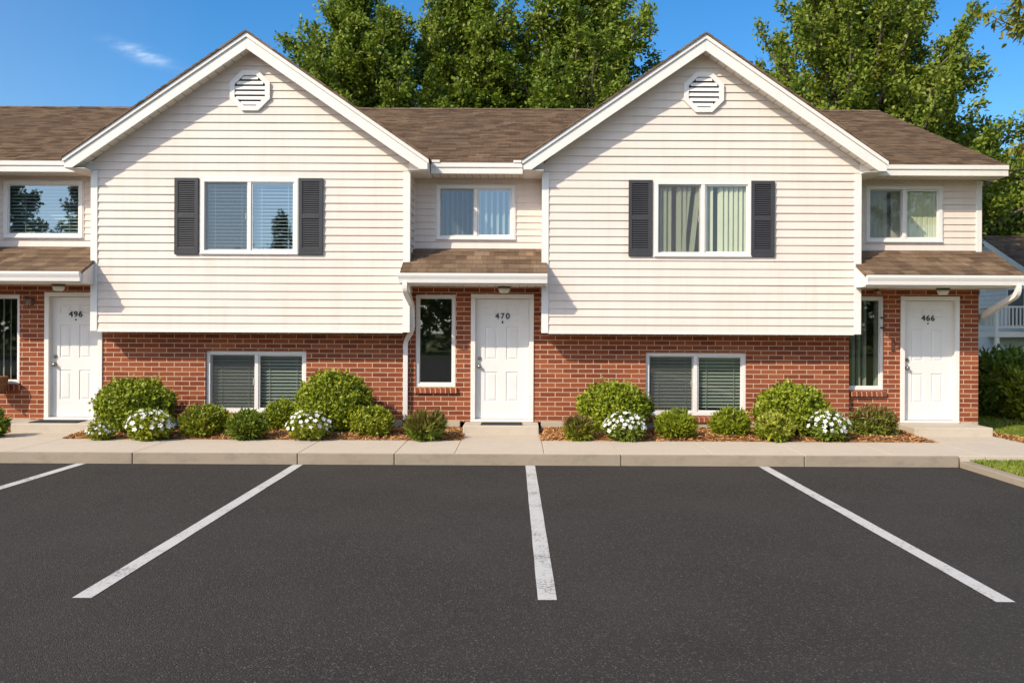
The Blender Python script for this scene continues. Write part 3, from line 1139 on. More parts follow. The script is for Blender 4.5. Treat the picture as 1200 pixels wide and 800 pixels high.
for a, b, c, dd in ((204, 208.5, 232, 298), (349.5, 209, 378, 298.5), (736, 211, 763.5, 300), (879.5, 212, 907, 301)):
    shutter(*RECT(a, b, c, dd, DG - .03), DG)


# ------------------------------------------------------------------ front doors
def front_door(x0, x1, d, num, label):
    z0, z1 = DOOR_Z0, DTOP
    w, h = x1 - x0, z1 - z0
    yl = d + .075
    mb = MB()
    px = [(.17, .41), (.57, .81)]
    pz = [(.14, .39), (.49, .77), (.865, .935)]
    rects = [(x0 + w * a, x0 + w * b, z0 + h * c, z0 + h * e) for a, b in px for c, e in pz]
    xs = sorted({x0, x1} | {r[i] for r in rects for i in (0, 1)})
    zs = sorted({z0, z1} | {r[i] for r in rects for i in (2, 3)})
    for a, b in zip(xs, xs[1:]):
        for c, e in zip(zs, zs[1:]):
            if any(r[0] <= (a + b) / 2 <= r[1] and r[2] <= (c + e) / 2 <= r[3] for r in rects):
                continue
            mb.face([(a, yl, c), (b, yl, c), (b, yl, e), (a, yl, e)])
    for a, b, c, e in rects:
        lev = [(0, 0), (.010, .011), (.022, .011), (.045, .003)]
        loops = [[(a + i, yl + dp, c + i), (b - i, yl + dp, c + i), (b - i, yl + dp, e - i), (a + i, yl + dp, e - i)] for i, dp in lev if (e - c) > 2 * i]
        for l0, l1 in zip(loops, loops[1:]):
            for k in range(4):
                k2 = (k + 1) % 4
                mb.face([l0[k], l0[k2], l1[k2], l1[k]])
        mb.face(loops[-1])
    mb.box(x0, x1, yl + .04, yl + .045, z0, z1)
    dr = mb.build('front_door', M['door'], house)
    dr['label'] = label
    fr = MB()
    y0, y1 = d - .020, yl + .04
    fr.box(x0 - FRW, x0 - .004, y0, y1, STEP_Z + .045, DTOP + .004)
    fr.box(x1 + .004, x1 + FRW, y0, y1, STEP_Z + .045, DTOP + .004)
    fr.box(x0 - FRW, x1 + FRW, y0, y1, DTOP + .006, DTOP + .078)
    # stops
    fr.box(x0 - .003, x0 + .012, yl - .02, yl - .002, z0, DTOP)
    fr.box(x1 - .012, x1 + .003, yl - .02, yl - .002, z0, DTOP)
    fr.build('door_frame', M['trim'], dr, bevel=.005)
    si = MB()
    si.box(x0 - FRW, x1 + FRW, d - .03, yl + .04, STEP_Z + .002, STEP_Z + .043)
    si.build('threshold', M['trim_cool'], dr, bevel=.006)
    hx = x0 + .062
    kn = MB()
    kn.lathe([(.033, 0), (.033, .008), (.012, .012), (.012, .035), (.026, .042), (.031, .058), (.024, .070), (.004, .074)], (hx, yl, 1.19), 'y', 18)
    kn.build('handle', M['nickel'], dr, smooth=True)
    bo = MB()
    bo.lathe([(.031, 0), (.031, .012), (.022, .022), (.008, .024)], (hx + .003, yl, 1.325), 'y', 18)
    bo.box(hx - .003, hx + .008, yl - .038, yl - .020, 1.309, 1.341)
    bo.build('deadbolt', M['nickel'], dr, smooth=False)
    for zz in (.55, 1.30, 2.1):
        pass
    ph = MB()
    ph.lathe([(.014, 0), (.014, .006), (.009, .010), (.002, .010)], ((x0 + x1) / 2 + .0, yl, 1.93), 'y', 14)
    if num == '470':
        ph.box((x0 + x1) / 2 - .012, (x0 + x1) / 2 + .012, yl - .012, yl - .001, 1.90, 1.92)
    ph.build('peephole', M['number'], dr)
    cu = bpy.data.curves.new('house_number', 'FONT')
    cu.body = num
    cu.size = .135
    cu.extrude = .004
    cu.bevel_depth = .0016
    cu.align_x = 'CENTER'
    cu.space_character = 1.28 if num == '470' else 1.15
    cu.materials.append(M['number'])
    tmp = bpy.data.objects.new('house_number_outline', cu)
    me = bpy.data.meshes.new_from_object(tmp)
    bpy.data.objects.remove(tmp)
    me.transform(Matrix.Translation(((x0 + x1) / 2, yl - .008, 1.975)) @ Matrix.Rotation(RAD(90), 4, 'X'))
    t = bpy.data.objects.new('house_number', me)
    COL.objects.link(t)
    t.parent = dr


front_door(*DOORS[0], 'white six panel door numbered 496')
front_door(*DOORS[1], 'white six panel door numbered 470')
front_door(*DOORS[2], 'white six panel door numbered 466')

# porch lights under the canopies
for px, d_ in ((68.5, 15.05), (590.5, 15.1), (1105, 15.05)):
    x = (px - CX) * d_ / F
    b_ = MB()
    b_.lathe([(.020, 0), (.105, -.002), (.108, -.020), (.090, -.032), (.02, -.032)], (x, d_, 2.493), 'z', 24)
    lamp = b_.build('porch_light', M['bronze'], house, smooth=False)
    sh = MB()
    sh.lathe([(.094, -.033), (.090, -.06), (.072, -.098), (.058, -.108), (.004, -.110)], (x, d_, 2.493), 'z', 24)
    sh.build('lamp_shade', M['lamp_glass'] if 'lamp_glass' in M else M['curtain'], lamp, smooth=True)
# wall lanterns
x, z = XZ(31.5, 353, DB - .08)
l = MB()
l.box(x + .03, x + .075, DB - .02, DB, z - .06, z + .05)
l.tube([(x + .05, DB - .02, z + .03), (x + .03, DB - .06, z + .05), (x, DB - .09, z + .055)], .010, 8)
l.lathe([(.05, .035), (.062, .045), (.02, .072), (.006, .085)], (x, DB - .09, z), 'z', 8)
l.lathe([(.036, -.075), (.04, -.068), (.04, -.062), (.01, -.06)], (x, DB - .09, z), 'z', 8)
lan = l.build('wall_lantern', M['bronze'], house)
l = MB()
l.lathe([(.036, -.062), (.05, .035), (.01, .036)], (x, DB - .09, z), 'z', 8)
l.build('lantern_glass', M['glass'], lan)
x, z = XZ(1028, 342, DBR - .1)
l = MB()
l.lathe([(.012, .055), (.014, .02), (.06, .012), (.066, .0), (.05, -.02), (.02, -.035), (.004, -.04)], (x, DBR - .1, z), 'z', 20)
l.tube([(x, DBR - .1, z + .02), (x, DBR - .04, z + .03), (x, DBR - .002, z + .02)], .011, 8)
l.build('wall_lantern', M['brass'], house, smooth=True)['label'] = 'small brass sconce above narrow window'
# window latches and door bell by the right entrance
b_ = MB()
for py in (372, 384):
    x, z = XZ(1034.5, py, DBR)
    b_.box(x - .03, x + .025, DBR - .04, DBR + .03, z - .012, z + .012)
b_.build('window_latch', M['bronze'], house, bevel=.003)
b_ = MB()
x, z = XZ(1046.5, 405, DBR)
b_.box(x - .03, x + .03, DBR - .022, DBR, z - .085, z + .085)
b_.build('door_bell', m_paint('rust_plate', (.10, .03, .02), .6, .1, 20), house, bevel=.004)

# ------------------------------------------------------------------ ground
KD, KX = 12.45, 5.85
g = MB()
g.face([(-400, -400, -.03), (400, -400, -.03), (400, 600, -.03), (-400, 600, -.03)])
tag(g.build('ground', M['lawn']), kind='structure')
g = MB()
g.face([(-60, -30, 0), (KX + .02, -30, 0), (KX + .02, KD + .02, 0), (-60, KD + .02, 0)])
tag(g.build('asphalt_lot', M['asphalt']), kind='structure')
JO = [-60, -12.1, -9.0, -5.12, -2.93, -1.645, 1.364, 3.80, KX]
k_ = MB()
for a, b in zip(JO, JO[1:]):
    k_.box(a + .004, b - .004, KD, KD + .035, -.02, .150)
k_.box(KX, KX + .15, -30, KD - .006, -.02, .082)
tag(k_.build('kerb', M['kerb'], bevel=.012), kind='structure')

w_ = MB()
BF = 13.96
JS = [-60, -12.1, -9.0, -6.78, -5.12, -2.93, -1.645, -.85, .345, 1.364, 2.6, 3.80, 5.0, 6.22, 7.50, 9.4, 11.5, 14]
for a, b in zip(JS, JS[1:]):
    w_.box(a + .003, b - .003, KD + .037, BF, -.02, .150 + .0015 * math.sin(a * 5))
for a, b in ((-8.02, -6.78), (-.85, .345), (6.22, 7.50)):
    w_.box(a + .003, b - .003, BF + .005, 15.35, -.02, .150)
tag(w_.build('sidewalk', M['walk'], bevel=.006), kind='structure')

# painted stall lines
lines = [((97, 702.5), (351, 546)), ((643, 703), (622, 546)), ((1180.5, 702), (894.5, 547))]
kz = F * EYE
SP = (896 - 622) * KD / F
for k, (pn, pf) in enumerate(lines):
    xf = (pf[0] - CX) * KD / F
    yn = kz / (703 - CY)
    xn = (pn[0] - CX) * yn / F
    hw = .064
    l = MB()
    m_ = 24
    for j in range(m_):
        t0, t1 = j / m_, (j + 1) / m_
        e = lambda t: .004 * rng_noise(t * 9, k * 5.1)
        xa, ya = xn + (xf - xn) * t0, yn + (KD - .03 - yn) * t0
        xb, yb = xn + (xf - xn) * t1, yn + (KD - .03 - yn) * t1
        l.face([(xa - hw + e(t0), ya, .004), (xa + hw + e(t0 + 3), ya, .004), (xb + hw + e(t1 + 3), yb, .004), (xb - hw + e(t1), yb, .004)])
    tag(l.build('parking_line', M['line']), kind='structure')
xf, yn = (97 - CX) * KD / F, kz / (703 - CY)
l = MB()
xn = xf - .05
l.face([(xn - .064, yn, .004), (xn + .064, yn, .004), (xf + .064, KD - .03, .004), (xf - .064, KD - .03, .004)])
tag(l.build('parking_line', M['line']), kind='structure')

# doorsteps (building's own concrete stoops, free-standing slabs)
steps = [(-8.0, -6.72, DB, 'wide concrete doorstep with dark mat below the door numbered 496'), (-.876, .324, DB, 'concrete doorstep below the door numbered 470'),
         (6.24, 7.48, DBR, 'concrete doorstep below the door numbered 466')]
for a, b, dd, lab in steps:
    s = MB()
    s.box(a, b, 14.78, dd + .08, .05, STEP_Z)
    tag(s.build('doorstep', M['step'], bevel=.015), lab, 'step', 'concrete doorsteps')
mats = [(-7.78, -7.02, 14.90, 15.28, 'thin dark doormat on the doorstep below number 496'), (-.60, .06, 14.86, 15.20, 'thin dark doormat on the doorstep below number 470')]
for a, b, c, dd, lab in mats:
    s = MB()
    s.box(a, b, c, dd, STEP_Z, STEP_Z + .014)
    s.ring_frame(0, 0, 0, 0, 0, 0, 0) if False else None
    n = 16
    for j in range(n):
        y = c + .02 + (dd - c - .04) * j / n
        s.box(a + .02, b - .02, y, y + .010, STEP_Z + .014, STEP_Z + .019)
    tag(s.build('doormat', M['black'], bevel=.003), lab, 'doormat', 'doormats')

# black drain hose lying behind the small white flowers
s = MB()
s.tube([(-6.62 + .10 * k, 14.52 + .05 * math.sin(k * .9), .20 + .045 * math.sin(k * .62)) for k in range(6)], [.03, .045, .05, .05, .045, .03], 12)
tag(s.build('drain_hose', M['black'], smooth=True), 'black drain hose end lying in the bed beside the left doorstep', 'hose')
# wicker planter at the left window
s = MB()
s.lathe([(.10, 0), (.125, .03), (.15, .20), (.16, .25), (.165, .27), (.15, .275), (.14, .24), (.01, .23)], (-8.43, 15.19, .73), 'z', 24)
pl = empty('window_planter', (-8.43, 15.19, .73), True)
tag(pl, 'brown wicker planter hung below the window at the left edge', 'planter')
s.build('basket', M['wicker'], pl, smooth=True)
s = MB()
s.box(-8.45, -8.41, 15.34, 15.40, .76, .80)
s.box(-8.45, -8.41, 15.05, 15.395, .715, .729)
s.build('bracket', M['bronze'], pl)


# ------------------------------------------------------------------ mulch beds
def mulch(x0, x1, y0, y1, seed):
    rng = np.random.default_rng(seed)
    nx, ny = int((x1 - x0) / .07) + 2, int((y1 - y0) / .07) + 2
    X, Y = np.meshgrid(np.linspace(x0, x1, nx), np.linspace(y0, y1, ny))
    e = np.minimum(1, np.minimum(np.minimum(X - x0, x1 - X), Y - y0) / .12)
    Z = .135 + .045 * e + .02 * np.sin(X * 3.1 + 1) * np.sin(Y * 4.3) * e + rng.normal(0, .007, X.shape)
    V = np.stack([X, Y, Z], -1).reshape(-1, 3)
    ii = np.arange(nx * ny).reshape(ny, nx)
    Fq = np.stack([ii[:-1, :-1], ii[:-1, 1:], ii[1:, 1:], ii[1:, :-1]], -1).reshape(-1, 4)
    n = int((x1 - x0) * (y1 - y0) * 1500)
    cx, cy = rng.uniform(x0 - .015, x1 + .015, n), rng.uniform(y0 - .03, y1, n)
    ee = np.minimum(1, np.maximum(0, np.minimum(np.minimum(cx - x0, x1 - cx), cy - y0)) / .12)
    cz = .145 + .045 * ee + .02 * np.sin(cx * 3.1 + 1) * np.sin(cy * 4.3) * ee + rng.uniform(0, .022, n)
    spill = (cy < y0 + .01)
    cz = np.where(spill, .158, cz)
    a, tl = rng.uniform(0, np.pi, n), rng.normal(0, .35, n)
    L, W = rng.uniform(.012, .045, n), rng.uniform(.004, .011, n)
    dx = np.stack([np.cos(a) * np.cos(tl), np.sin(a) * np.cos(tl), np.sin(tl)], -1)
    r_ = rng.normal(0, .4, n)
    sx = np.stack([-np.sin(a) * np.cos(r_), np.cos(a) * np.cos(r_), np.sin(r_)], -1)
    P = np.stack([cx, cy, cz], -1)
    q = np.stack([P - dx * L[:, None] - sx * W[:, None], P + dx * L[:, None] - sx * W[:, None], P + dx * L[:, None] * .9 + sx * W[:, None], P - dx * L[:, None] * .9 + sx * W[:, None]], 1).reshape(-1, 3)
    Fc = np.arange(n * 4).reshape(-1, 4) + len(V)
    o = np_mesh('mulch', np.concatenate([V, q]), np.concatenate([Fq, Fc]), [M['soil'], M['mulch']], None, [0] * len(Fq) + [1] * n)
    return tag(o, kind='stuff')


mulch(-6.775, -.853, BF + .004, DB - .01, 1)
mulch(.348, 6.217, BF + .004, DB - .01, 2)
mulch(-14, -8.025, BF + .004, DB - .01, 3)


# lawn
def lawn(name, areas, seed):
    rng = np.random.default_rng(seed)
    Vs, Fs, off = [], [], 0
    for x0, x1, y0, y1, z, dens, hgt in areas:
        n = int((x1 - x0) * (y1 - y0) * dens)
        P = np.stack([rng.uniform(x0, x1, n), rng.uniform(y0, y1, n), np.full(n, z)], -1)
        Dr = np.stack([rng.normal(0, .45, n), rng.normal(0, .45, n), np.ones(n)], -1)
        N = np.stack([rng.normal(0, 1, n), rng.normal(0, 1, n), np.zeros(n)], -1)
        v, f = leaves(P, Dr, N, hgt, hgt * .22, rng)
        Vs.append(v)
        Fs.append(f + off)
        off += len(v)
    return np_mesh(name, np.concatenate(Vs), np.concatenate(Fs), M['grass'])


g = MB()
g.box(KX + .152, 30, -30, KD + .034, -.02, .060)
g.box(7.60, 40, BF + .003, 40, -.02, .095)
g.mi = 1
g.face([(7.503, BF + .003, .13), (7.75, BF + .003, .12), (7.75, 15.4, .12), (7.503, 15.4, .13)])
g.face([(7.503, 15.4, .1), (9.5, 15.4, .1), (9.5, 15.41, .09), (7.503, 15.41, .09)])
tag(g.build('lawn', [M['lawn'], M['soil']]), kind='structure')
tag(lawn('grass', [(KX + .16, 8.2, 9.5, KD + .03, .06, 3200, .06), (7.68, 9.2, BF + .01, 17, .095, 2600, .055), (7.7, 13, 17, 27, .095, 650, .08)], 5), kind='stuff')
mulch(7.51, 7.72, BF + .02, 15.3, 9)


# ------------------------------------------------------------------ shrubs
def ellip_points(n, rng, rx, ry, rz, lump=.12, pw=.33, seed=0, flat=.0):
    d = rng.normal(0, 1, (n, 3))
    d = unit(d)
    r = rng.uniform(0, 1, n) ** pw
    ph = seed * 1.7
    lm = 1 + lump * (np.sin(d[:, 0] * 5 + ph) * np.sin(d[:, 1] * 5.5 + ph * 2) + np.sin(d[:, 2] * 6 + ph * 3) * np.cos(d[:, 0] * 7 - ph)) * .7
    r = r * lm
    P = d * r[:, None] * np.array([rx, ry, rz])
    return P, d, r


def shrub(name, px, base_y, wpx, hpx, label, cat, leafmat, n, L, W, seed, group=None, lump=.07, second=None, second_share=0, spiky=0.0, depth=1.0, stems=7, dist=None):
    z0 = .165
    d = F * (EYE - z0) / (base_y - ROLL * (px - CX) - CY) if dist is None else dist
    x = (px - CX) * d / F
    rx = wpx * d / F / 2
    h = hpx * d / F
    ry = rx * depth
    rng = np.random.default_rng(seed)
    root = empty(name, (x, d if dist is not None else d + ry * .72, z0))
    root['base'] = 1
    del root['base']
    tag(root, label, cat, group)
    rz = h * .54
    per = 16
    ns = int(n / per * .92)
    C, D0, r = ellip_points(ns, rng, rx * .95, ry * .95, rz * .95, lump, .10, seed)
    P = np.repeat(C, per, 0)
    D = np.repeat(D0, per, 0)
    m = len(P)
    up = np.array([0, 0, 1.0])
    axis = unit(D + up * (.35 + spiky * .6) + np.repeat(rng.normal(0, .22, (ns, 3)), per, 0))
    sl = min(.115, .22 * rx) * (1 + .6 * spiky)
    tt = rng.uniform(-1.15, .12, m)
    P = P + axis * (tt * sl)[:, None] + rng.normal(0, .22 * sl, (m, 3)) * (1.0 - .4 * np.clip(tt, 0, 1))[:, None]
    fill = int(n * .22)
    P2, D2, _ = ellip_points(fill, rng, rx * .84, ry * .84, rz * .84, lump, .3, seed)
    P, D, axis = np.concatenate([P, P2]), np.concatenate([D, D2]), np.concatenate([axis, unit(D2)])
    P[:, 2] += h - rz
    keep = P[:, 2] > .015
    P, D, axis = P[keep], D[keep], axis[keep]
    m = len(P)
    Dr = axis * (.5 + 1.4 * spiky) + rng.normal(0, .62 * (1 - spiky * .4), (m, 3)) + up * .15
    N = D * 1.1 + rng.normal(0, .5, (m, 3)) + up * .35
    V, Fc = leaves(P, Dr, N, L * (1 + spiky * .5), W, rng)
    mi = None
    mats = [leafmat]
    if second is not None:
        hh = P[:, 2] / h
        s = (rng.uniform(0, 1, m) < second_share * np.clip(hh * 1.6 - .25, 0, 1.2)).astype(int)
        mi = np.concatenate([s, s])
        mats = [leafmat, second]
    np_mesh('foliage', V, Fc, mats, root, mi)
    st = MB()
    for k in range(stems):
        a = 2 * math.pi * k / stems + rng.uniform(-.3, .3)
        e = rng.uniform(.45, .8)
        p2 = Vector((math.cos(a) * rx * e, math.sin(a) * ry * e, h * rng.uniform(.55, .85)))
        p1 = Vector((math.cos(a) * rx * .25, math.sin(a) * ry * .25, h * .3))
        r0 = .012 + .01 * rx
        st.tube([(math.cos(a) * .03, math.sin(a) * .03, -.03), p1, p2], [r0, r0 * .7, r0 * .25], 6)
    st.build('stem', M['stem'], root)
    return root, (rx, ry, rz, h)


def flower_mesh():
    mb = MB()
    for k in range(5):
        a = 2 * math.pi * k / 5
        c, s = math.cos(a), math.sin(a)
        q = [(0, 0, 0), (.6, -.42, .10), (1.05, -.22, .16), (1.05, .22, .16), (.6, .42, .10)]
        mb.face([(x * c - y * s, x * s + y * c, z) for x, y, z in q])
    mb.mi = 1
    mb.lathe([(.16, .02), (.18, .10), (.03, .14)], (0, 0, 0), 'z', 8)
    return mb


FL = None


def flowers(root, dims, n, size, seed):
    global FL
    rng = np.random.default_rng(seed)
    rx, ry, rz, h = dims
    if FL is None:
        o0 = flower_mesh().build('flower', [M['petal'], M['petal_c']], root)
        FL = o0
        first = True
    else:
        first = False
    pts = []
    tries = 0
    while len(pts) < n and tries < 4000:
        tries += 1
        d = rng.normal(0, 1, 3)
        d /= np.linalg.norm(d)
        if d[2] < -.15 or d[1] > .5:
            continue
        if any(np.dot(d, q) > math.cos(.23) for q in pts):
            continue
        pts.append(d)
    for i, d in enumerate(pts):
        if i == 0 and first:
            o = FL
        else:
            o = FL.copy()
            COL.objects.link(o)
            o.parent = root
        k = rng.uniform(.93, 1.06)
        o.location = (d[0] * rx * k, d[1] * ry * k, h - rz + d[2] * rz * k)
        nrm = Vector((d[0] + rng.normal(0, .3), d[1] - .35 + rng.normal(0, .3), d[2] + .5))
        o.rotation_euler = nrm.to_track_quat('Z', 'Y').to_euler()
        s = size * rng.uniform(.75, 1.25)
        o.scale = (s, s, s)


BIG = 'large clipped round shrubs along the brick wall'
SML = 'small mounded shrubs at the front of the beds'
WHT = 'white flowering plants at the front of the beds'
shrub('round_shrub', 158.5, 497, 95, 64, 'large clipped round shrub beside the door numbered 496, nearest the left doorstep', 'shrub', M['shrub'], 17000, .062, .040, 11, BIG, dist=14.72, depth=.95)
shrub('round_shrub', 392, 501, 93, 73, 'large clipped round shrub overlapping the right edge of the left low window, tallest of all', 'shrub', M['shrub'], 18000, .062, .040, 12, BIG, dist=14.72, depth=.95)
shrub('round_shrub', 720, 503, 88, 62, 'large clipped round shrub between the door numbered 470 and the right low window', 'shrub', M['shrub'], 16000, .062, .040, 13, BIG, dist=14.72, depth=.95)
shrub('round_shrub', 928, 503, 88, 61, 'large clipped round shrub right of the right low window, behind the yellow plant', 'shrub', M['shrub'], 16000, .062, .040, 14, BIG, dist=14.72, depth=.95)
shrub('mounded_shrub', 229, 513, 48, 35, 'small mounded shrub with russet top in front of a twin, left of the low window', 'shrub', M['shrub_lite'], 4200, .062, .028, 21, SML, spiky=.35, second=M['red_leaf'], second_share=.25)
shrub('mounded_shrub', 245, 504, 47, 34, 'small mounded shrub half hidden behind its russet topped twin', 'shrub', M['shrub'], 4200, .062, .028, 22, SML, spiky=.3, dist=14.35)
shrub('mounded_shrub', 285.5, 515, 44, 31, 'small leafy mounded shrub in front of the middle of the left low window', 'shrub', M['shrub_dark'], 3400, .075, .032, 23, SML, spiky=.4)
shrub('mounded_shrub', 328, 507, 44, 37, 'small mounded shrub between the left low window and the white flowers', 'shrub', M['shrub'], 3800, .062, .028, 24, SML, spiky=.3)
shrub('mounded_shrub', 433, 513, 54, 36, 'light green mounded shrub in front of the tallest round shrub, near the downspout', 'shrub', M['shrub_lite'], 5200, .055, .03, 25, SML, spiky=.1)
shrub('mounded_shrub', 795, 515, 45, 33, 'small mounded shrub under the left pane of the right low window', 'shrub', M['shrub'], 4200, .065, .026, 26, SML, spiky=.45)
shrub('mounded_shrub', 860.5, 514, 46, 33, 'small mounded shrub under the right edge of the right low window', 'shrub', M['shrub'], 4200, .065, .026, 27, SML, spiky=.45)
RUS = 'russet tipped shrubs'
shrub('russet_shrub', 497, 516, 46, 31, 'loose russet tipped shrub in front of the tall window beside the door numbered 470', 'shrub', M['shrub_dark'], 1900, .095, .026, 31, RUS, spiky=.8, second=M['red_leaf'], second_share=1.0)
shrub('russet_shrub', 679, 516, 33, 25, 'smallest russet tipped shrub, just right of the middle doorstep', 'shrub', M['shrub_lite'], 1700, .07, .024, 32, RUS, spiky=.6, second=M['red_leaf'], second_share=1.0)
shrub('russet_shrub', 1030, 514, 54, 37, 'widest russet topped shrub, below the narrow window beside the door numbered 466', 'shrub', M['shrub_dark'], 4200, .065, .028, 33, RUS, spiky=.3, second=M['red_leaf'], second_share=1.0)
a = shrub('white_flower', 113.5, 515, 32, 19, 'tiny white flowering plant at the left corner of the bed by the left doorstep', 'flower', M['shrub_lite'], 1500, .05, .022, 41, WHT, spiky=.2)
flowers(*a, 34, .021, 51)
a = shrub('white_flower', 168, 516, 54, 34, 'white flowering plant in front of the leftmost large round shrub', 'flower', M['shrub_lite'], 2600, .075, .036, 42, WHT)
flowers(*a, 42, .036, 52)
a = shrub('white_flower', 358, 516, 50, 34, 'white flowering plant in front of the tallest round shrub', 'flower', M['shrub_lite'], 2600, .07, .034, 43, WHT)
flowers(*a, 42, .033, 53)
a = shrub('white_flower', 735, 517, 50, 32, 'white flowering plant in front of the round shrub nearest the middle doorstep', 'flower', M['shrub_dark'], 2400, .07, .034, 44, WHT)
flowers(*a, 42, .035, 54)
a = shrub('white_flower', 977, 517, 50, 33, 'white flowering plant between the yellow plant and the widest russet shrub', 'flower', M['shrub_dark'], 2500, .075, .036, 45, WHT)
flowers(*a, 42, .036, 55)
shrub('yellow_plant', 912, 517, 43, 29, 'yellow variegated leafy plant in front of the rightmost large round shrub', 'plant', M['shrub_lite'], 1700, .085, .04, 46, None, spiky=.3, second=M['yellow_leaf'], second_share=.9)
shrub('leafy_plant', -17, 512, 30, 28, 'leafy green plant cut off by the left edge beside the left doorstep', 'plant', M['shrub_dark'], 1500, .10, .04, 47, None, spiky=.6)
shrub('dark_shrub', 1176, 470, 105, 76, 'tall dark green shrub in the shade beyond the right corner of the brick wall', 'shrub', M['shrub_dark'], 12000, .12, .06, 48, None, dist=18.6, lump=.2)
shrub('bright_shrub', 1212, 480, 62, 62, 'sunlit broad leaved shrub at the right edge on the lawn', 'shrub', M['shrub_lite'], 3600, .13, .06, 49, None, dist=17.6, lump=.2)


# ------------------------------------------------------------------ trees
def tree(name, loc, h, base_h, prof, nprim, elev, nleaf, L, W, seed, label, leafmat, group=None, trunk_r=.22, scatter=.17, kind='tri', nsec=9, upcurve=.5, az_bias=None, droop=.25, prim_fn=None):
    rng = np.random.default_rng(seed)
    root = empty(name, loc)
    tag(root, label, 'tree', group)
    wood = MB()
    top = h * .97
    tp = []
    for k in range(9):
        t = k / 8
        tp.append(Vector((.18 * math.sin(t * 4 + seed) * t, .18 * math.cos(t * 3.3 + seed) * t, top * t)))
    wood.tube(tp, [trunk_r * (1 - .93 * (k / 8) ** .8) for k in range(9)], 9)

    def trunk_at(z):
        f = max(0, min(.9999, z / top)) * 8
        i = int(f)
        return tp[i].lerp(tp[i + 1], f - i)

    Ps, Ds = [], []
    limb = MB()
    for i in range(nprim):
        t = (i + rng.uniform(0, 1)) / nprim
        if prim_fn is None:
            z = base_h + (h - base_h) * (t ** .9) * .95
            az = i * 2.39996 + rng.uniform(-.35, .35)
            el = elev(t) + rng.uniform(-.15, .15)
            length = min(6.5, prof(t) * rng.uniform(.78, 1.12) / math.cos(el))
            z = max(1.2 if base_h < 2.5 else 3.6, z - length * math.sin(el) * .85)
        else:
            z, az, length, el = prim_fn(i, t, rng)
        p0 = trunk_at(z)
        dirv = Vector((math.cos(az) * math.cos(el), math.sin(az) * math.cos(el), math.sin(el)))
        pts = [p0]
        nseg = 6
        for s in range(nseg):
            f = (s + 1) / nseg
            dirv = (dirv + Vector((rng.normal(0, .10), rng.normal(0, .10), upcurve * .12 + rng.normal(0, .06)))).normalized()
            pts.append(pts[-1] + dirv * length / nseg)
        r0 = max(.014, trunk_r * .34 * (length / 3.5) ** .8)
        limb.tube(pts, [r0 * (1 - .85 * k / nseg) for k in range(nseg + 1)], 6)
        for q in range(nsec):
            f = .18 + .82 * (q + rng.uniform(0, 1)) / nsec
            fi = min(f * nseg, nseg - 1e-3)
            b0 = pts[int(fi)].lerp(pts[int(fi) + 1], fi - int(fi))
            ax = (pts[int(fi) + 1] - pts[int(fi)]).normalized()
            rv = Vector(rng.normal(0, 1, 3))
            side = (rv - ax * rv.dot(ax)).normalized()
            sd = (ax * rng.uniform(.5, .95) + side * .8 + Vector((0, 0, .22))).normalized()
            sl = max(.35, length * .36 * (1.1 - .55 * f)) * rng.uniform(.7, 1.2)
            if f > .93:
                sd = (ax + side * .25).normalized()
            c1 = b0 + sd * sl * .55 + Vector((0, 0, .03))
            c2 = c1 + (sd + Vector((rng.normal(0, .2), rng.normal(0, .2), rng.normal(.05, .2)))).normalized() * sl * .45
            limb.tube([b0, c1, c2], [r0 * .28 + .003, r0 * .16 + .003, .003], 4)
            m = max(3, int(nleaf / (nprim * nsec) * (sl / .9) ** .7))
            u = rng.uniform(.05, 1.08, m)
            a0, a1, a2 = np.array(b0), np.array(c1), np.array(c2)
            pp = np.where(u[:, None] < .55, a0 + (a1 - a0) * (u / .55)[:, None], a1 + (a2 - a1) * ((u - .55) / .45)[:, None])
            pp = pp + rng.normal(0, scatter, (m, 3)) * (1.05 - .55 * np.clip(u, 0, 1))[:, None]
            Ps.append(pp)
            dd = np.tile(np.array(sd), (m, 1)) * .7 + rng.normal(0, .65, (m, 3)) + np.array([0, 0, -droop])
            Ds.append(dd)
    P, Dr = np.concatenate(Ps), np.concatenate(Ds)
    N = rng.normal(0, .5, P.shape) + np.array([-.25, -.35, .9])
    V, Fc = leaves(P, Dr, N, L, W, rng, kind=kind)
    wood.build('trunk', M['bark'], root, smooth=True)
    limb.build('limb', M['bark'], root, smooth=True)
    np_mesh('crown', V, Fc, leafmat, root)
    return root


def up_prof(rmax):
    return lambda t: rmax * max(.03, 1 - t ** 1.9) ** .78


GRP = 'tall trees rising behind the middle roof'
tree('tall_tree', (-5.15, 30.5, 0), 13.2, 4.6, up_prof(3.25), 64, lambda t: .62 + .45 * t, 95000, .145, .10, 101, 'tall green tree behind the right slope of the left gable, leftmost of the three', M['tree_leaf'], GRP)
tree('tall_tree', (-1.75, 31.5, 0), 14.6, 4.6, up_prof(3.05), 66, lambda t: .62 + .45 * t, 100000, .145, .10, 102, 'tall green tree above the middle of the shingle roof, between two others', M['tree_leaf'], GRP)
tree('tall_tree', (2.0, 30.5, 0), 14.6, 4.6, up_prof(3.25), 68, lambda t: .60 + .45 * t, 105000, .145, .10, 103, 'tall green tree behind the left slope of the right gable, rightmost of the three', M['tree_leaf'], GRP)
tree('spreading_tree', (10.7, 29.5, 0), 14.3, 3.0, lambda t: 5.6 * max(.02, 1 - t ** 1.5) ** .8, 84, lambda t: .34 + .62 * t, 135000, .145, .10, 104,
     'wide spreading tree behind the right end of the roof, branches reaching right', M['tree_leaf_b'], trunk_r=.28)
tree('yard_tree', (18.6, 38, 0), 9.4, 4.6, up_prof(3.3), 40, lambda t: .3 + .6 * t, 34000, .20, .13, 105, 'yellow green tree behind the grey neighbour house roof', M['tree_leaf_b'])


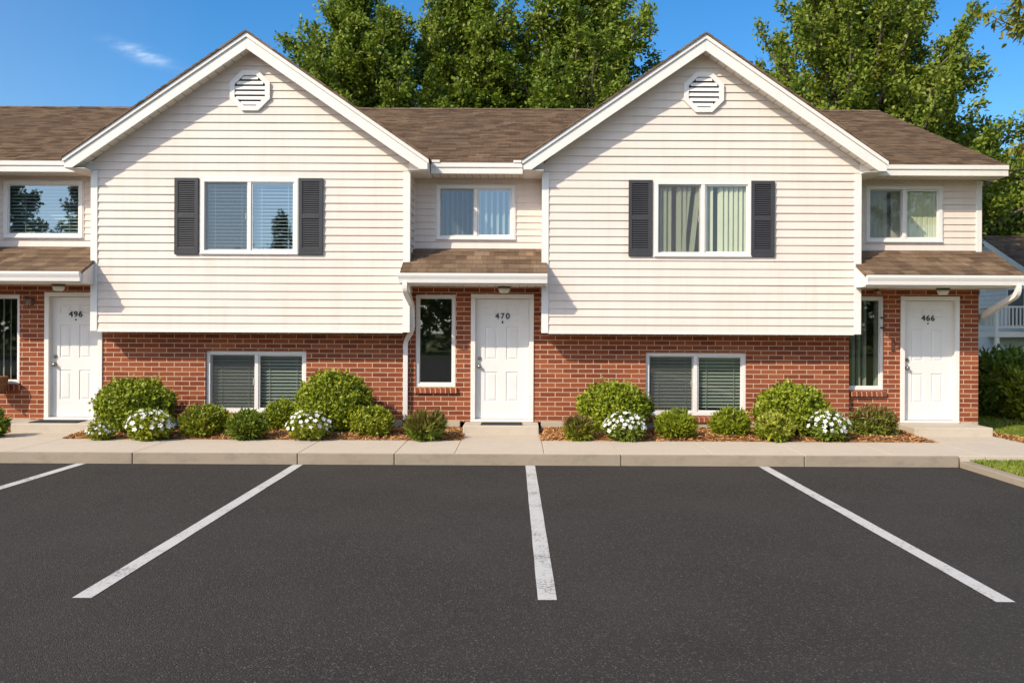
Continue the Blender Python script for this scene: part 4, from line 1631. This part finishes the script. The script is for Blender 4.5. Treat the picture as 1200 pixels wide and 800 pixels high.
def near_prims(i, t, rng):
    specs = [(5.25, 3.0, 2.75, .10), (5.5, 3.2, 2.7, .12), (5.6, 2.8, 2.5, .10), (4.2, 3.0, 2.3, -.06), (3.95, 3.25, 2.15, -.10), (4.35, 2.8, 2.1, -.02), (5.9, 3.05, 2.6, .08)]
    if i < len(specs):
        return specs[i]
    return (rng.uniform(4.0, 7.4), rng.uniform(-1.3, 1.3), rng.uniform(1.6, 2.8), rng.uniform(.2, .9))


tree('edge_tree', (9.45, 12.6, .20), 8.2, 4.0, None, 22, None, 21000, .125, .052, 106, 'near tree whose leafy branch tips hang in at the top right edge', M['near_leaf'], trunk_r=.17, scatter=.10, kind='leaf', nsec=7,
     upcurve=.1, droop=.7, prim_fn=near_prims)

# trees across the lot, seen only as reflections in the window glass
tree('reflected_tree', (-34.4, -31, 0), 15.2, 2.0, lambda t: 5.6 * (1 - .85 * t), 40, lambda t: .2 + .5 * t, 15000, .30, .20, 107, 'larger dark tree across the lot mirrored in the upper left window', M['far_leaf'], 'trees mirrored in the window glass', scatter=.25)
tree('reflected_tree', (-29.4, -32, 0), 12.4, 2.0, lambda t: 2.6 * (1 - .9 * t), 30, lambda t: .2 + .5 * t, 8000, .30, .20, 109, 'smaller dark tree across the lot mirrored at the right of the upper left window', M['far_leaf'], 'trees mirrored in the window glass', scatter=.2)
tree('reflected_spruce', (-17.6, -40, 0), 10.6, .8, lambda t: 2.6 * (1 - .95 * t), 46, lambda t: -.1 + .2 * t, 12000, .26, .10, 108, 'dark pointed tree across the lot reflected in the left gable window', M['spruce'], scatter=.14)
rng = np.random.default_rng(77)
n = 26000
cx = rng.uniform(-60, 60, n)
hh = 7.8 + 1.0 * np.sin(cx * .35) + .8 * np.sin(cx * .93 + 2)
P = np.stack([cx, -44 + rng.normal(0, 1.6, n), hh * rng.uniform(0, 1, n) ** .7], -1)
V, Fc = leaves(P, rng.normal(0, 1, (n, 3)), rng.normal(0, .6, (n, 3)) + np.array([0, 0, 1]), .75, .5, rng)
tag(np_mesh('far_woods', V, Fc, M['far_leaf']), kind='stuff')

# ------------------------------------------------------------------ neighbour house
nb = empty('neighbour_house', (20.5, 33, 0), True)
tag(nb, 'grey sided house with dark roof and raised white railed deck behind the right shrubs', 'house')
NX = 17.3
w = MB()
zc = .08
while zc < 5.2:
    z2 = zc + .16
    yb = 36.8
    ya = max(29.6, 29.2 + (z2 + .24 - 2.92) / .43)
    if z2 < 2.85:
        w.face([(NX - .02, 29.6, zc), (NX - .02, yb + 3, zc), (NX, yb + 3, z2), (NX, 29.6, z2)][::-1])
        w.face([(NX, 29.6, zc), (NX, yb + 3, zc), (NX - .02, yb + 3, zc), (NX - .02, 29.6, zc)][::-1])
        w.face([(NX, 29.6 - .02, zc), (30, 29.6 - .02, zc), (30, 29.6, z2), (NX, 29.6, z2)])
    else:
        w.face([(NX - .02, ya, zc), (NX - .02, 69.8 - ya, zc), (NX, 69.8 - ya, z2), (NX, ya, z2)][::-1]) if ya < 34.8 else None
    zc = z2
w.build('wall', M['grey_siding'], nb)
r = MB()
ya, za, yr, zr = 29.2, 2.92, 34.9, 5.37
r.face([(17.05, ya, za), (30.5, ya, za), (30.5, yr, zr), (17.05, yr, zr)])
r.face([(17.05, yr, zr), (30.5, yr, zr), (30.5, 40.6, za), (17.05, 40.6, za)])
roof = r.build('roof', M['sh_far'], nb)
r = MB()
r.prism_x([(ya, za - .02), (ya, za - .20), (yr, zr - .20), (40.6, za - .2), (40.6, za - .02), (yr, zr - .02)], 17.02, 17.06)
r.build('rake_board', M['trim_cool'], roof)
dk = MB()
dk.box(15.9, NX - .022, 31.3, 34.6, 1.62, 1.80)
for x, y in ((15.98, 31.38), (15.98, 34.5)):
    dk.box(x - .06, x + .06, y - .06, y + .06, 0, 1.619)
deck = dk.build('deck', M['trim_cool'], nb)
rl = MB()
for z in (1.92, 2.60):
    rl.box(15.92, NX - .03, 31.33, 31.39, z, z + .06)
    rl.box(15.92, 15.98, 31.4, 34.55, z, z + .06)
x = 15.98
while x < NX - .05:
    rl.box(x, x + .045, 31.34, 31.38, 1.981, 2.599)
    x += .125
y = 31.5
while y < 34.5:
    rl.box(15.93, 15.97, y, y + .045, 1.981, 2.599)
    y += .125
rl.box(15.90, 16.0, 31.31, 31.41, 1.801, 2.75)
rl.build('railing', M['trim_cool'], deck)
nw = MB()
nw.prism_x([(32.0, 1.95), (33.2, 1.95), (33.2, 3.35), (32.0, 3.35)], NX - .05, NX - .022)
win = nw.build('window', M['trim_cool'], nb)
nw = MB()
nw.face([(NX - .053, 32.08, 2.03), (NX - .053, 33.12, 2.03), (NX - .053, 33.12, 3.27), (NX - .053, 32.08, 3.27)][::-1])
nw.build('pane', M['shutter'], win)

# ------------------------------------------------------------------ sky, sun, camera
SUN = Vector((1, 1, -1.05)).normalized()
elev = math.asin(-SUN.z)
world = bpy.data.worlds.new('World')
scene.world = world
world.use_nodes = True
nt = world.node_tree
nt.nodes.clear()
b = NB(nt)
sky = b.n('ShaderNodeTexSky', sky_type='NISHITA', sun_disc=False, sun_elevation=elev, sun_rotation=RAD(225), altitude=200.0, air_density=1.0, dust_density=.8, ozone_density=4.0)
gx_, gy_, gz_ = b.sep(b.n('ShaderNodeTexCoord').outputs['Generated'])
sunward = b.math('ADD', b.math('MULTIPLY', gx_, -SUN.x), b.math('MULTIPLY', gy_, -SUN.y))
hs = b.n('ShaderNodeHueSaturation', {'Saturation': b.rng(sunward, -.35, .5, 1.32, .60), 'Value': b.rng(sunward, -.2, .6, 1.0, 1.45), 'Color': sky.outputs[0]})  # sun-side sky whitened and brightened as added fill for the shaded facade
front = b.math('GREATER_THAN', gy_, .1)
u = b.math('DIVIDE', gx_, b.math('MAXIMUM', gy_, .1))
v = b.math('DIVIDE', gz_, b.math('MAXIMUM', gy_, .1))
du = b.math('SUBTRACT', u, -.403)
dv = b.math('SUBTRACT', b.math('SUBTRACT', v, .291), b.math('MULTIPLY', du, -.35))
e = b.math('ADD', b.math('POWER', b.math('DIVIDE', b.math('ABSOLUTE', du), .026), 2), b.math('POWER', b.math('DIVIDE', b.math('ABSOLUTE', dv), .0065), 2))
msk = b.math('POWER', 2.718, b.math('MULTIPLY', e, -1))
nz = b.noise(b.comb(b.math('MULTIPLY', u, 26), b.math('MULTIPLY', v, 90), 0), 1.0, 5, .6)
cl = b.math('MULTIPLY', b.math('MULTIPLY', msk, b.rng(nz, .35, .75, 0, .55)), front, clamp=True)
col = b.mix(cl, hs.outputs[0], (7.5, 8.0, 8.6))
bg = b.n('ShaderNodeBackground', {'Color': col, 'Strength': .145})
wo = b.n('ShaderNodeOutputWorld')
nt.links.new(bg.outputs[0], wo.inputs[0])

sl = bpy.data.lights.new('sun', 'SUN')
sl.energy = 3.75
sl.angle = RAD(.5)
sl.color = (1.0, .885, .72)
so = bpy.data.objects.new('sun', sl)
COL.objects.link(so)
so.rotation_euler = SUN.to_track_quat('-Z', 'Y').to_euler()
so.location = (-20, -20, 25)

cam = bpy.data.cameras.new('camera')
cam.sensor_width = 36
cam.sensor_fit = 'HORIZONTAL'
cam.lens = F / 1200 * 36
cam.shift_x = (600 - CX) / 1200
cam.shift_y = (CY - 400) / 1200
cam.clip_start = .05
cam.clip_end = 2000
co = bpy.data.objects.new('camera', cam)
COL.objects.link(co)
co.location = (0, 0, EYE)
co.rotation_euler = (Matrix.Rotation(RAD(90), 3, 'X') @ Matrix.Rotation(ROLL, 3, 'Z')).to_euler()
scene.camera = co

scene.view_settings.view_transform = 'Standard'
scene.view_settings.look = 'None'
scene.view_settings.gamma = 1
scene.view_settings.exposure = .33
try:
    scene.cycles.max_bounces = 8
    scene.cycles.transparent_max_bounces = 24
    scene.cycles.use_denoising = True
except Exception:
    pass
